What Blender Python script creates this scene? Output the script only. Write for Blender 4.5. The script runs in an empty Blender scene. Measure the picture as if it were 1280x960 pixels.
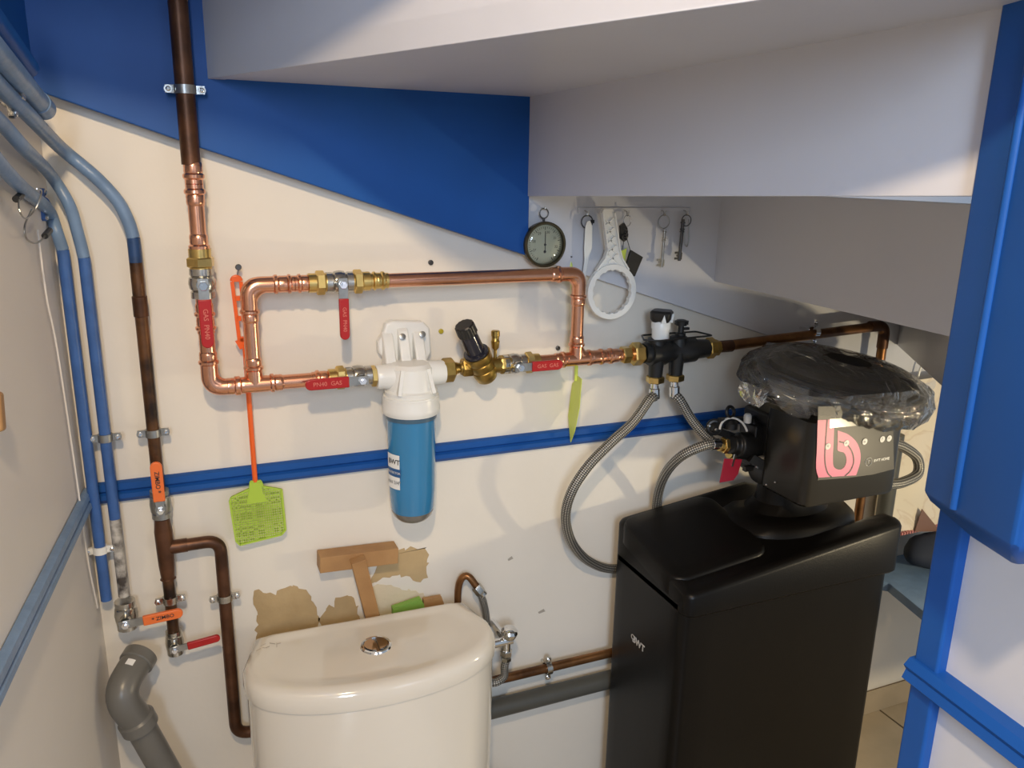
import bpy, bmesh, math, random
from mathutils import Vector as V, Matrix
random.seed(7)
PI = math.pi
C = bpy.context.scene.collection
SC = bpy.context.scene

# ---------------------------------------------------------------- camera, world, lights, exposure
CX = V((0.92198831, -0.08319829, 0.37817404))     # camera axes expressed along wall / down / into wall
CY = V((-0.01793875, 0.96641841, 0.25634674))
CN = V((-0.38680197, -0.24313266, 0.88953401))
EYE = V((0, -1.35, 1.404))
cam_d = bpy.data.cameras.new('camera'); cam = bpy.data.objects.new('camera', cam_d); C.objects.link(cam)
cam_d.sensor_width = 36; cam_d.lens = 36*1000/1280; cam_d.clip_start = .02
right = V((CX[0], CN[0], -CY[0])); down = V((CX[1], CN[1], -CY[1])); fwd = V((CX[2], CN[2], -CY[2]))
m = Matrix((right, -down, -fwd)).transposed().to_4x4(); m.translation = EYE
cam.matrix_world = m
SC.camera = cam
w = bpy.data.worlds.new('world'); SC.world = w; w.use_nodes = True
w.node_tree.nodes['Background'].inputs[0].default_value = (.72, .84, 1, 1)
w.node_tree.nodes['Background'].inputs[1].default_value = .42

def point_light(name, loc, col, power, r):
    d = bpy.data.lights.new(name, 'POINT'); d.color = col; d.energy = power; d.shadow_soft_size = r
    o = bpy.data.objects.new(name, d); C.objects.link(o); o.location = loc
def area_light(name, loc, target, col, power, sx, sy):
    d = bpy.data.lights.new(name, 'AREA'); d.shape = 'RECTANGLE'; d.size = sx; d.size_y = sy
    d.color = col; d.energy = power
    o = bpy.data.objects.new(name, d); C.objects.link(o); o.location = loc
    o.rotation_euler = (V(target)-V(loc)).to_track_quat('-Z', 'Y').to_euler()
point_light('ceiling_bulb', (-.05, -1.42, 2.02), (1, .74, .45), 46, .035)
point_light('stairwell_lamp', (1.58, -.80, .74), (1, .82, .52), 12, .025)
area_light('daylight_window', (-.75, -3.2, 2.0), (.5, -.6, 1.2), (.66, .80, 1), 88, 1.1, .8)
SC.view_settings.view_transform = 'Standard'; SC.view_settings.look = 'None'
SC.view_settings.gamma = 1; SC.view_settings.exposure = 0.15

# ---------------------------------------------------------------- measured points -> world
def ray(u, v):
    r = V(((u-640)/1000, (v-480)/1000, 1)); return V((CX.dot(r), CN.dot(r), -CY.dot(r)))
def P(u, v, off=0.0):                       # on a plane parallel to the back wall, off metres in front of it
    r = ray(u, v); return EYE + r*((1.35-off)/r.y)
def PX(u, v, x):
    r = ray(u, v); return EYE + r*((x-EYE.x)/r.x)
def PZ(u, v, z):
    r = ray(u, v); return EYE + r*((z-EYE.z)/r.z)
LN = V((1, -.09, 0)).normalized()           # left wall normal, into the room
LW0 = V((-.158, 0, 0))
def PL(u, v, off=0.0):                      # on the left wall
    r = ray(u, v); return EYE + r*((off-(EYE-LW0).dot(LN))/r.dot(LN))

# ---------------------------------------------------------------- materials
MATS = {}
def mat(name, col, rough=.5, metal=0, noise=0, nscale=20, bump=0, bscale=60, coat=0, col2=None, trans=0, alpha=1, spec=None):
    if name in MATS: return MATS[name]
    mt = bpy.data.materials.new(name); mt.use_nodes = True; nt = mt.node_tree; b = nt.nodes['Principled BSDF']
    b.inputs['Base Color'].default_value = (*col, 1); b.inputs['Roughness'].default_value = rough
    b.inputs['Metallic'].default_value = metal; b.inputs['Coat Weight'].default_value = coat
    b.inputs['Transmission Weight'].default_value = trans
    if spec is not None: b.inputs['Specular IOR Level'].default_value = spec
    tc = nt.nodes.new('ShaderNodeTexCoord')
    if noise or col2:
        n = nt.nodes.new('ShaderNodeTexNoise'); n.inputs['Scale'].default_value = nscale; n.inputs['Detail'].default_value = 5
        nt.links.new(tc.outputs['Object'], n.inputs['Vector'])
        r = nt.nodes.new('ShaderNodeValToRGB'); e = r.color_ramp.elements
        c2 = col2 or tuple(c*(1-noise) for c in col)
        e[0].position = .38; e[0].color = (*c2, 1); e[1].position = .62; e[1].color = (*col, 1)
        nt.links.new(n.outputs['Fac'], r.inputs['Fac']); nt.links.new(r.outputs['Color'], b.inputs['Base Color'])
    if bump:
        n2 = nt.nodes.new('ShaderNodeTexNoise'); n2.inputs['Scale'].default_value = bscale; n2.inputs['Detail'].default_value = 6
        nt.links.new(tc.outputs['Object'], n2.inputs['Vector'])
        bp = nt.nodes.new('ShaderNodeBump'); bp.inputs['Strength'].default_value = bump; bp.inputs['Distance'].default_value = .004
        nt.links.new(n2.outputs['Fac'], bp.inputs['Height']); nt.links.new(bp.outputs['Normal'], b.inputs['Normal'])
    MATS[name] = mt; return mt

M_wall = mat('white_wall_paint', (.80, .75, .66), .55, noise=.05, nscale=3, bump=.35, bscale=14)
M_white = mat('white_gloss_paint', (.61, .62, .66), .38, noise=.04, nscale=4, bump=.12, bscale=25)
M_left = mat('left_wall_paint', (.74, .70, .65), .5, noise=.04, nscale=3, bump=.25, bscale=10)
M_blue = mat('blue_gloss_paint', (.012, .088, .345), .42, noise=.12, nscale=5, bump=.10, bscale=18, spec=.22)
M_pblue = mat('pale_blue_paint', (.17, .27, .43), .35, noise=.15, nscale=25, bump=.3)
M_mblue = mat('pipe_blue_paint', (.045, .125, .36), .35, noise=.2, nscale=30, bump=.3)
M_cop = mat('new_copper', (.86, .43, .27), .24, 1, noise=.12, nscale=25)
M_brown = mat('tarnished_copper', (.135, .058, .028), .42, .55, noise=.6, nscale=18, bump=.15)
M_brown2 = mat('aged_copper', (.34, .16, .06), .36, .8, col2=(.10, .045, .02), nscale=14, bump=.1)
M_blot = mat('blotched_pipe', (.55, .52, .47), .6, .1, col2=(.06, .05, .045), nscale=45, bump=.5)
M_brass = mat('brass', (.78, .56, .20), .28, 1, noise=.2, nscale=40)
M_brassd = mat('dull_brass', (.50, .34, .10), .36, 1, noise=.35, nscale=40)
M_chrome = mat('nickel_plated', (.62, .60, .55), .25, 1, noise=.25, nscale=60)
M_bright = mat('bright_chrome', (.82, .82, .82), .08, 1)
M_steel = mat('grey_steel', (.42, .42, .40), .35, .9, noise=.2, nscale=50)
M_red = mat('red_vinyl', (.40, .010, .010), .35)
M_orange = mat('orange_vinyl', (.80, .17, .035), .4)
M_orange2 = mat('orange_plastic', (.85, .13, .015), .35)
M_green = mat('lime_plastic', (.42, .60, .06), .4)
M_green2 = mat('pale_lime_plastic', (.62, .72, .10), .4)
M_wplas = mat('white_plastic', (.80, .80, .76), .3)
M_cplas = mat('cream_plastic', (.80, .77, .66), .32)
M_black = mat('black_plastic', (.012, .012, .012), .38)
M_black2 = mat('satin_black_cabinet', (.004, .0034, .003), .36, spec=.20, bump=.06, bscale=400)
M_head = mat('anthracite_plastic', (.018, .017, .015), .30)
M_panel = mat('dark_grey_panel', (.045, .042, .036), .40, spec=.35)
M_pink = mat('pink_print', (.86, .17, .34), .4)
M_wprint = mat('white_print', (.85, .85, .82), .4)
M_gprint = mat('grey_display', (.34, .33, .28), .2)
M_dprint = mat('dark_print', (.04, .03, .03), .5)
M_gpvc = mat('grey_pvc', (.155, .150, .135), .32, noise=.1, nscale=12)
M_gpvcd = mat('dark_grey_pvc', (.085, .084, .072), .4, noise=.15, nscale=12)
M_ceram = mat('white_ceramic', (.73, .68, .59), .12, coat=.6)
M_wood = mat('raw_timber', (.44, .25, .10), .6, col2=(.34, .175, .065), nscale=9, bump=.3)
M_patch = mat('bare_plaster', (.52, .38, .20), .8, col2=(.42, .30, .15), nscale=9, bump=.4)
M_tile = mat('beige_floor_tile', (.50, .40, .27), .35, noise=.15, nscale=8)
M_grout = mat('brown_grout', (.14, .10, .06), .8)
M_old = mat('old_bronze', (.10, .085, .05), .35, .8)
M_dial = mat('cream_dial', (.52, .50, .38), .5, noise=.06, nscale=14)
M_navy = mat('navy_cloth', (.012, .018, .035), .8)
M_sump = mat('blue_sump', (.035, .21, .42), .22, coat=.5)
M_sumpb = mat('smoky_sump_base', (.16, .15, .13), .15, coat=.5)
M_keym = mat('steel_key', (.42, .42, .40), .3, 1)
M_keyd = mat('dark_iron_key', (.10, .10, .10), .4, .8)
M_pencil = mat('pencil_mark', (.40, .34, .28), .7)

def glass_mat(name, rough=.06, bump=.6, scale=22, tint=(1, 1, 1), fac=.25, haze=0):
    mt = bpy.data.materials.new(name); mt.use_nodes = True; nt = mt.node_tree; nt.nodes.remove(nt.nodes['Principled BSDF'])
    o = nt.nodes['Material Output']; t = nt.nodes.new('ShaderNodeBsdfTransparent'); g = nt.nodes.new('ShaderNodeBsdfGlossy')
    t.inputs[0].default_value = (*tint, 1); g.inputs['Roughness'].default_value = rough
    f = nt.nodes.new('ShaderNodeFresnel'); f.inputs[0].default_value = 1.5
    mx = nt.nodes.new('ShaderNodeMixShader')
    md = nt.nodes.new('ShaderNodeMath'); md.operation = 'ADD'; md.inputs[1].default_value = fac; md.use_clamp = True
    nt.links.new(f.outputs[0], md.inputs[0]); nt.links.new(md.outputs[0], mx.inputs[0])
    nt.links.new(t.outputs[0], mx.inputs[1]); nt.links.new(g.outputs[0], mx.inputs[2]); nt.links.new(mx.outputs[0], o.inputs[0])
    if bump:
        tc = nt.nodes.new('ShaderNodeTexCoord'); n = nt.nodes.new('ShaderNodeTexNoise'); n.inputs['Scale'].default_value = scale
        n.inputs['Distortion'].default_value = 2.5; n.inputs['Detail'].default_value = 3
        bp = nt.nodes.new('ShaderNodeBump'); bp.inputs['Strength'].default_value = bump; bp.inputs['Distance'].default_value = .02
        nt.links.new(tc.outputs['Object'], n.inputs[0]); nt.links.new(n.outputs['Fac'], bp.inputs['Height'])
        for x in (g, f): nt.links.new(bp.outputs[0], x.inputs['Normal'])
    if haze:
        df = nt.nodes.new('ShaderNodeBsdfDiffuse'); df.inputs[0].default_value = (.85, .83, .78, 1)
        m2 = nt.nodes.new('ShaderNodeMixShader'); m2.inputs[0].default_value = haze
        nt.links.new(mx.outputs[0], m2.inputs[1]); nt.links.new(df.outputs[0], m2.inputs[2]); nt.links.new(m2.outputs[0], o.inputs[0])
    MATS[name] = mt; return mt
M_film = glass_mat('clear_plastic_film', .05, .6, 15, (.98, .98, .97), .06, .05)
M_glass = glass_mat('dial_glass', .03, 0, 1, (.97, .97, .93), .0)

def braid_mat():
    mt = bpy.data.materials.new('braided_steel_hose'); mt.use_nodes = True; nt = mt.node_tree; b = nt.nodes['Principled BSDF']
    b.inputs['Metallic'].default_value = .55; b.inputs['Roughness'].default_value = .42
    uv = nt.nodes.new('ShaderNodeUVMap')
    hs = []
    sep = nt.nodes.new('ShaderNodeSeparateXYZ'); nt.links.new(uv.outputs[0], sep.inputs[0])
    for sgn in (1, -1):
        a = nt.nodes.new('ShaderNodeMath'); a.operation = 'MULTIPLY_ADD'; a.inputs[1].default_value = sgn*6
        k = nt.nodes.new('ShaderNodeMath'); k.operation = 'MULTIPLY'; k.inputs[1].default_value = 130
        nt.links.new(sep.outputs[1], k.inputs[0]); nt.links.new(sep.outputs[0], a.inputs[0]); nt.links.new(k.outputs[0], a.inputs[2])
        p = nt.nodes.new('ShaderNodeMath'); p.operation = 'MULTIPLY'; p.inputs[1].default_value = 2*PI
        nt.links.new(a.outputs[0], p.inputs[0])
        s = nt.nodes.new('ShaderNodeMath'); s.operation = 'SINE'; nt.links.new(p.outputs[0], s.inputs[0]); hs.append(s)
    mx = nt.nodes.new('ShaderNodeMath'); mx.operation = 'MULTIPLY'
    nt.links.new(hs[0].outputs[0], mx.inputs[0]); nt.links.new(hs[1].outputs[0], mx.inputs[1])
    r = nt.nodes.new('ShaderNodeValToRGB'); r.color_ramp.elements[0].color = (.10, .095, .085, 1); r.color_ramp.elements[1].color = (.60, .57, .50, 1)
    r.color_ramp.elements[0].position = .1; r.color_ramp.elements[1].position = .6
    nt.links.new(mx.outputs[0], r.inputs[0]); nt.links.new(r.outputs[0], b.inputs['Base Color'])
    bp = nt.nodes.new('ShaderNodeBump'); bp.inputs['Strength'].default_value = .5; bp.inputs['Distance'].default_value = .001
    nt.links.new(mx.outputs[0], bp.inputs['Height']); nt.links.new(bp.outputs[0], b.inputs['Normal'])
    return mt
M_braid = braid_mat()
def bag_mat():
    mt = bpy.data.materials.new('marbled_paper'); mt.use_nodes = True; nt = mt.node_tree; b = nt.nodes['Principled BSDF']
    tc = nt.nodes.new('ShaderNodeTexCoord'); n = nt.nodes.new('ShaderNodeTexNoise'); n.inputs['Scale'].default_value = 9
    n.inputs['Detail'].default_value = 4; n.inputs['Distortion'].default_value = 1.2
    r = nt.nodes.new('ShaderNodeValToRGB'); e = r.color_ramp.elements
    e[0].position = .46; e[0].color = (.74, .66, .52, 1); e[1].position = .54; e[1].color = (.74, .66, .54, 1)
    x = e.new(.5); x.color = (.66, .56, .43, 1)
    nt.links.new(tc.outputs['Object'], n.inputs[0]); nt.links.new(n.outputs['Fac'], r.inputs[0]); nt.links.new(r.outputs[0], b.inputs['Base Color'])
    b.inputs['Roughness'].default_value = .6
    return mt
M_bag = bag_mat()

# ---------------------------------------------------------------- mesh helpers
ORG = {}
def finish(bm, sharp=35):
    bmesh.ops.recalc_face_normals(bm, faces=bm.faces)
    for f in bm.faces: f.smooth = True
    lim = math.radians(sharp)
    for e in bm.edges:
        if len(e.link_faces) == 2 and e.calc_face_angle(0) > lim: e.smooth = False
def obj(name, bm, mt, parent=None, label=None, sharp=35, bevel=0, kind=None, nofix=False):
    if not nofix: finish(bm, sharp)
    if parent is None:
        lo = V((min(v.co.x for v in bm.verts), min(v.co.y for v in bm.verts), min(v.co.z for v in bm.verts)))
        hi = V((max(v.co.x for v in bm.verts), max(v.co.y for v in bm.verts), max(v.co.z for v in bm.verts)))
        org = V(((lo.x+hi.x)/2, (lo.y+hi.y)/2, lo.z))
    else:
        org = ORG[parent.name]
    bmesh.ops.translate(bm, verts=bm.verts, vec=-org)
    me = bpy.data.meshes.new(name); bm.to_mesh(me); bm.free(); me.materials.append(mt)
    o = bpy.data.objects.new(name, me); C.objects.link(o)
    ORG[o.name] = org
    if parent is None: o.location = org
    else: o.parent = parent
    if label: o['label'] = label
    if kind: o['kind'] = kind
    if bevel:
        b = o.modifiers.new('bevel', 'BEVEL'); b.width = bevel; b.segments = 3; b.limit_method = 'ANGLE'; b.angle_limit = math.radians(40)
    return o
def thing(name, label, cat, loc, group=None, kind=None):
    o = bpy.data.objects.new(name, None); C.objects.link(o); o.location = loc; o.empty_display_size = .05
    ORG[o.name] = V(loc); o['label'] = label
    if cat: o['category'] = cat
    if group: o['group'] = group
    if kind: o['kind'] = kind
    return o
def tag(o, label, cat=None, group=None, kind=None):
    o['label'] = label
    if cat: o['category'] = cat
    if group: o['group'] = group
    if kind: o['kind'] = kind
    return o
def NB(): return bmesh.new()
def frame(ax):
    ax = V(ax).normalized(); h = V((0, 0, 1)) if abs(ax.z) < .9 else V((0, -1, 0))
    a = ax.cross(h).normalized(); b = ax.cross(a).normalized(); return ax, a, b
def loft(bm, rings, cap0=True, cap1=True, closed=False):
    vs = [[bm.verts.new(p) for p in r] for r in rings]; n = len(vs[0])
    rng = range(len(vs)) if closed else range(len(vs)-1)
    for i in rng:
        A = vs[i]; B = vs[(i+1) % len(vs)]
        for k in range(n): bm.faces.new((A[k], A[(k+1) % n], B[(k+1) % n], B[k]))
    if not closed:
        if cap0: bm.faces.new(vs[0][::-1])
        if cap1: bm.faces.new(vs[-1])
    return vs
def lathe(bm, p, ax, prof, seg=24, cap0=True, cap1=True, rot=0):
    ax, a, b = frame(ax); p = V(p); rings = []
    for t, r in prof:
        r = max(r, 1e-5)
        rings.append([p+ax*t+(a*math.cos(rot+2*PI*k/seg)+b*math.sin(rot+2*PI*k/seg))*r for k in range(seg)])
    loft(bm, rings, cap0, cap1); return bm
def cyl(bm, p, q, r, seg=16, r2=None):
    p = V(p); q = V(q); return lathe(bm, p, q-p, [(0, r), ((q-p).length, r if r2 is None else r2)], seg)
def fillet(pts, r, n=8):
    pts = [V(p) for p in pts]; out = [pts[0]]
    for i in range(1, len(pts)-1):
        a, b, c = pts[i-1], pts[i], pts[i+1]; d1 = (a-b); d2 = (c-b)
        rr = r[i-1] if isinstance(r, (list, tuple)) else r
        rr = min(rr, d1.length*.49, d2.length*.49); s = b+d1.normalized()*rr; e = b+d2.normalized()*rr
        for k in range(n+1):
            t = k/n; out.append(s*(1-t)**2+b*2*t*(1-t)+e*t*t)
    out.append(pts[-1]); return out
def crom(pts, n=8):
    pts = [V(p) for p in pts]; q = [pts[0]*2-pts[1]]+pts+[pts[-1]*2-pts[-2]]; out = []
    for i in range(1, len(q)-2):
        a, b, c, d = q[i-1:i+3]
        for k in range(n):
            t = k/n; out.append(.5*((2*b)+(c-a)*t+(2*a-5*b+4*c-d)*t*t+(3*b-a-3*c+d)*t**3))
    out.append(pts[-1]); return out
def tube(bm, pts, r, seg=14, closed=False, uv=False):
    pts = [V(p) for p in pts]; n = len(pts); rings = []; L = [0]
    for i in range(1, n): L.append(L[-1]+(pts[i]-pts[i-1]).length)
    def tan(i):
        if closed: return (pts[(i+1) % n]-pts[i-1]).normalized()
        return (pts[min(i+1, n-1)]-pts[max(i-1, 0)]).normalized()
    t0, a, b = frame(tan(0))
    for i in range(n):
        t = tan(i); q = t0.rotation_difference(t); a = q @ a; b = q @ b; t0 = t
        rr = r[i] if isinstance(r, (list, tuple)) else r
        rings.append([pts[i]+(a*math.cos(2*PI*k/seg)+b*math.sin(2*PI*k/seg))*rr for k in range(seg)])
    vs = loft(bm, rings, closed=closed)
    if uv:
        lay = bm.loops.layers.uv.verify(); ix = {}
        for i, R in enumerate(vs):
            for k, v in enumerate(R): ix[v] = (i, k)
        for f in bm.faces:
            ks = [ix[l.vert][1] for l in f.loops]; wrap = (0 in ks and seg-1 in ks)
            for l in f.loops:
                i, k = ix[l.vert]
                if wrap and k == 0: k = seg
                l[lay].uv = (k/seg, L[i])
    return bm
def box(bm, lo, hi, ang=0, piv=None):
    lo = V(lo); hi = V(hi); c = [V((x, y, z)) for z in (lo.z, hi.z) for y in (lo.y, hi.y) for x in (lo.x, hi.x)]
    if ang:
        pv = V(piv) if piv else (lo+hi)/2; R = Matrix.Rotation(ang, 3, 'Z'); c = [pv+R @ (x-pv) for x in c]
    v = [bm.verts.new(x) for x in c]
    for f in ((0, 2, 3, 1), (4, 5, 7, 6), (0, 1, 5, 4), (2, 6, 7, 3), (0, 4, 6, 2), (1, 3, 7, 5)): bm.faces.new([v[i] for i in f])
    return bm
def bar(bm, p, q, wdir, wid, thk):                # rectangular bar p->q; wdir = direction of its width
    p = V(p); q = V(q); ax = (q-p).normalized(); wd = V(wdir); wd = (wd-ax*wd.dot(ax)).normalized(); td = ax.cross(wd)
    loft(bm, [[c+wd*sx*wid/2+td*sy*thk/2 for sx, sy in ((-1, -1), (1, -1), (1, 1), (-1, 1))] for c in (p, q)]); return bm
def prism(bm, pts, vec):                          # polygon extruded by vec
    pts = [V(p) for p in pts]; vec = V(vec); loft(bm, [pts, [p+vec for p in pts]]); return bm
def sphere(bm, c, r, seg=16, sc=(1, 1, 1)):
    mt = Matrix.Translation(c) @ Matrix.Diagonal((*[r*s for s in sc], 1))
    bmesh.ops.create_uvsphere(bm, u_segments=seg, v_segments=seg//2+2, radius=1, matrix=mt); return bm
def torus(bm, c, ax, R, r, seg=28, s2=10, a0=0, a1=2*PI):
    ax, a, b = frame(ax); c = V(c); full = abs(a1-a0-2*PI) < 1e-4; n = seg
    pts = [c+(a*math.cos(a0+(a1-a0)*k/n)+b*math.sin(a0+(a1-a0)*k/n))*R for k in range(n if full else n+1)]
    return tube(bm, pts, r, s2, closed=full)
def text(name, s, pos, xd, yd, size, mt, parent, ext=.0003, align='CENTER', bold=0):
    cu = bpy.data.curves.new('txt', 'FONT'); cu.body = s; cu.size = size; cu.extrude = ext; cu.align_x = align; cu.align_y = 'CENTER'
    cu.offset = bold; cu.resolution_u = 3
    t = bpy.data.objects.new('txt', cu); C.objects.link(t)
    me = bpy.data.meshes.new_from_object(t.evaluated_get(bpy.context.evaluated_depsgraph_get()))
    bpy.data.objects.remove(t); bm = NB(); bm.from_mesh(me); bpy.data.meshes.remove(me)
    xd = V(xd).normalized(); yd = V(yd).normalized(); zd = xd.cross(yd)
    for v in bm.verts: v.co = V(pos)+xd*v.co.x+yd*v.co.y+zd*v.co.z
    return obj(name, bm, mt, parent, nofix=True)
OUT = V((0, -1, 0)); UP = V((0, 0, 1)); XR = V((1, 0, 0))

# ================================================================ STRUCTURE
# back wall
bm = NB(); box(bm, (-.5, 0, -.02), (2.6, .12, 2.6)); wb = tag(obj('wall_back', bm, M_wall), 'cream white painted back wall carrying the pipework', kind='structure')
lw = [V((-.158, 0, 0)), V((-.158-.09*2.4, -2.4, 0))]
bm = NB(); prism(bm, [lw[0]+UP*-.02, lw[1]+UP*-.02, lw[1]+V((-.12, 0, -.02)), lw[0]+V((-.12, 0, -.02))], (0, 0, 2.62))
wl = tag(obj('wall_left', bm, M_left), 'greyish white painted wall at the left edge', kind='structure')
# blue upper part of left wall
bm = NB(); L0 = V((-.158, -.026, 1.50)); L1 = V((-.158-.09*1.6, -1.6, 1.50)); prism(bm, [L0, L1, L1+UP*1.0, L0+UP*1.0], LN*.006)
obj('blue_band', bm, M_blue, wl, 'dark blue painted band at the top of the left wall')
# floor with tiles
bm = NB(); box(bm, (-.8, -2.4, -.06), (2.6, .0, -.006)); fl = tag(obj('floor', bm, M_grout), 'beige tiled floor with dark joints', kind='structure')
tm = None; ts = .33
for i in range(9):
    for j in range(7):
        x0 = -.3+i*ts; y0 = -j*ts
        if tm is None:
            bm = NB(); box(bm, (x0+.003, y0-ts+.003, -.006), (x0+ts-.003, y0-.003, 0)); t0 = obj('tile', bm, M_tile, fl); tm = t0
        else:
            t = tm.copy(); C.objects.link(t); t.parent = fl; t.location = (i*ts, -j*ts, 0)
# tiled skirting
bm = NB(); box(bm, (.9, -.006, 0), (2.56, 0, .066)); bb = tag(obj('baseboard_back', bm, M_grout), 'low tiled skirting along the back wall', kind='structure')
tm = None
for i in range(5):
    if tm is None:
        bm = NB(); box(bm, (.902, -.011, .001), (.902+.326, -.006, .068)); tm = obj('tile', bm, M_tile, bb)
    else:
        t = tm.copy(); C.objects.link(t); t.parent = bb; t.location = (i*.33, 0, 0)
# dado rails
def rail_prof(bm, p, q, nrm, hh=.034):
    nrm = V(nrm); prof = [(-.5, 0), (-.5, .007), (-.30, .013), (-.08, .012), (0, .007), (.12, .011), (.42, .010), (.5, .005), (.5, 0)]
    loft(bm, [[c+UP*(a*hh)+nrm*b for a, b in prof] for c in (V(p), V(q))]); return bm
bm = NB(); rail_prof(bm, (-.150, 0, .897), (2.2, 0, .897), OUT); tag(obj('trim_1', bm, M_blue), 'blue painted dado rail across the back wall', kind='structure')
a = PL(104, 616); b = PL(-10, 838); d = (b-a); d.z = 0; zz = .897
bm = NB(); p = LW0+V((0, 0, zz)); q = p+V((-.09*1.7, -1.7, 0)); rail_prof(bm, p+V((-.0, -.012, 0)), q, LN, .03); tag(obj('trim_2', bm, M_pblue), 'pale blue painted dado rail on the left wall', kind='structure')

# winder staircase seen from below
st = thing('staircase', 'painted winder stairs overhead: white treads and risers, blue stringer', 'staircase', (.6, 0, 1.2), kind='structure')
sl = (1.088-1.43)/(1.12-.053)
def zs(x): return 1.43+sl*(x-.053)
bm = NB(); pts = [(-.158, -.0, zs(-.158)+.004), (.05, 0, zs(.05)), (.322, 0, zs(.322)), (.586, 0, zs(.586)), (.586, 0, 1.8), (-.158, 0, 2.3)]
prism(bm, pts, (0, -.034, 0)); obj('stringer', bm, M_blue, st, 'glossy blue painted stringer board', bevel=.0015)
bm = NB(); pts = [(.586, 0, zs(.586)), (2.3, 0, zs(2.3)), (2.3, 0, 1.25), (.586, 0, 1.8)]
prism(bm, pts, (0, -.018, 0)); obj('stringer', bm, M_white, st, 'white painted stringer board', bevel=.0015)
zA, zB, zC, zD, zE = 1.527, 1.362, 1.197, 1.03, .87
def Aline(y): return .055-.42*y
def riser(x0, x1, y1, z0, z1, y0=-.004, tilt=0):
    bm = NB(); n = V((-(y1-y0), x1-x0, 0)).normalized()
    if n.x < 0: n = -n
    prism(bm, [(x0, y0, z0), (x1, y1, z0+tilt), (x1, y1, z1), (x0, y0, z1)], n*.022)
    return obj('riser', bm, M_white, st, bevel=.001)
riser(Aline(-.027), Aline(-1.02), -1.02, zA, 1.72, -.027)
riser(.583, .583, -.900, zB, zA+.012, -.0, tilt=.030)
riser(1.008, .955, -.84, zC, zB+.012, 0)
riser(1.552, 1.0, -.75, zD, zC+.012, 0)
def tread(poly, z, th=.03):
    bm = NB(); prism(bm, [(x, y, z) for x, y in poly], (0, 0, th)); return obj('tread', bm, M_white, st, bevel=.001)
tread([(Aline(-.02), -.02), (.61, -.02), (.61, -.91), (.55, -.97), (Aline(-1.02), -1.02)], zA+.0008)
tread([(-.16, -.02), (Aline(-.02), -.02), (Aline(-.9), -.9), (-.21, -.48)], 1.70)
tread([(.606, -.0), (1.04, -.0), (.98, -.83), (.606, -.83)], zB+.032)
tread([(1.01, 0), (1.585, 0), (1.02, -.77), (.965, -.77)], zC+.0005)
tread([(1.556, 0), (2.35, 0), (2.35, -.6), (1.03, -.74)], zD+.0005)
# newel post with chamfered foot
nz = 1.128
fr = PZ(1262, 714, nz); lf = PZ(1151, 640, nz+.0)
e1 = (lf-fr); e1.z = 0; wd = e1.length+.004; e1.normalize(); e2 = V((-e1.y, e1.x, 0));
if e2.x < 0: e2 = -e2
def sq(ins, z, w2=.115):
    c = [fr+e1*ins+e2*ins, fr+e1*(wd-ins)+e2*ins, fr+e1*(wd-ins)+e2*(w2-ins), fr+e1*ins+e2*(w2-ins)]
    out = []
    for i in range(4):
        a, b_, c_ = c[i-1], c[i], c[(i+1) % 4]; k = .004
        out += [b_+(a-b_).normalized()*k, b_+(c_-b_).normalized()*k]
    return [V((p.x, p.y, z)) for p in out]
bm = NB(); loft(bm, [sq(.030, nz-.012), sq(.004, nz+.012), sq(0, nz+.02), sq(0, 2.3)])
tag(obj('newel_post', bm, M_blue, bevel=.002), 'thick blue painted newel post ending in a chamfered foot, upper right', 'post')
nw = bpy.data.objects['newel_post']; bp0 = lf+(fr-lf)*.36; bm = NB(); cyl(bm, (bp0.x, bp0.y, nz+.02), (bp0.x, bp0.y, 2.3), .0035, 12); obj('edge_bead', bm, M_blue, nw)
# under-stair partition on the right
PA = P(1140, 835, .84); PA.z = 0; pd = V((-.09, -1, 0)).normalized(); pn = V((-1, .09, 0)).normalized()
pt = thing('wall_right', 'white partition panel framed in blue at the lower right', None, (PA.x, PA.y, 0), kind='structure')
bm = NB(); s0 = PA+pd*.01-pn*.012; prism(bm, [s0, s0+pd*1.2, s0+pd*1.2+UP*1.6, s0+UP*1.6], -pn*.02); obj('panel', bm, M_white, pt)
bm = NB(); s0 = PA-pn*.0; prism(bm, [s0, s0+pd*.030, s0+pd*.030-pn*.014, s0-pn*.014], UP*1.30); obj('corner_post', bm, M_blue, pt, 'blue upright at the edge of the white panel', bevel=.003)
zr = P(1140, 832, .84).z
bm = NB(); s0 = PA+UP*(zr-.004)
loft(bm, [[c+UP*(a*.030)+pn*b for a, b in [(-.5, -.013), (-.5, .003), (-.3, .010), (0, .006), (.2, .010), (.45, .003), (.5, -.013)]] for c in (s0-pd*.002, s0+pd*1.2)])
obj('dado_rail', bm, M_blue, pt, 'blue rail crossing the white panel')
# low blue ledge
bm = NB(); prism(bm, [(1.42, 0, .437), (1.53, -.10, .437), (1.45, -.42, .437), (2.2, -.42, .437), (2.2, 0, .437)], (0, 0, .024)); tag(obj('wall_ledge', bm, M_pblue, bevel=.002), 'pale blue painted ledge low on the wall, right of the black cabinet', 'ledge')
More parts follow.
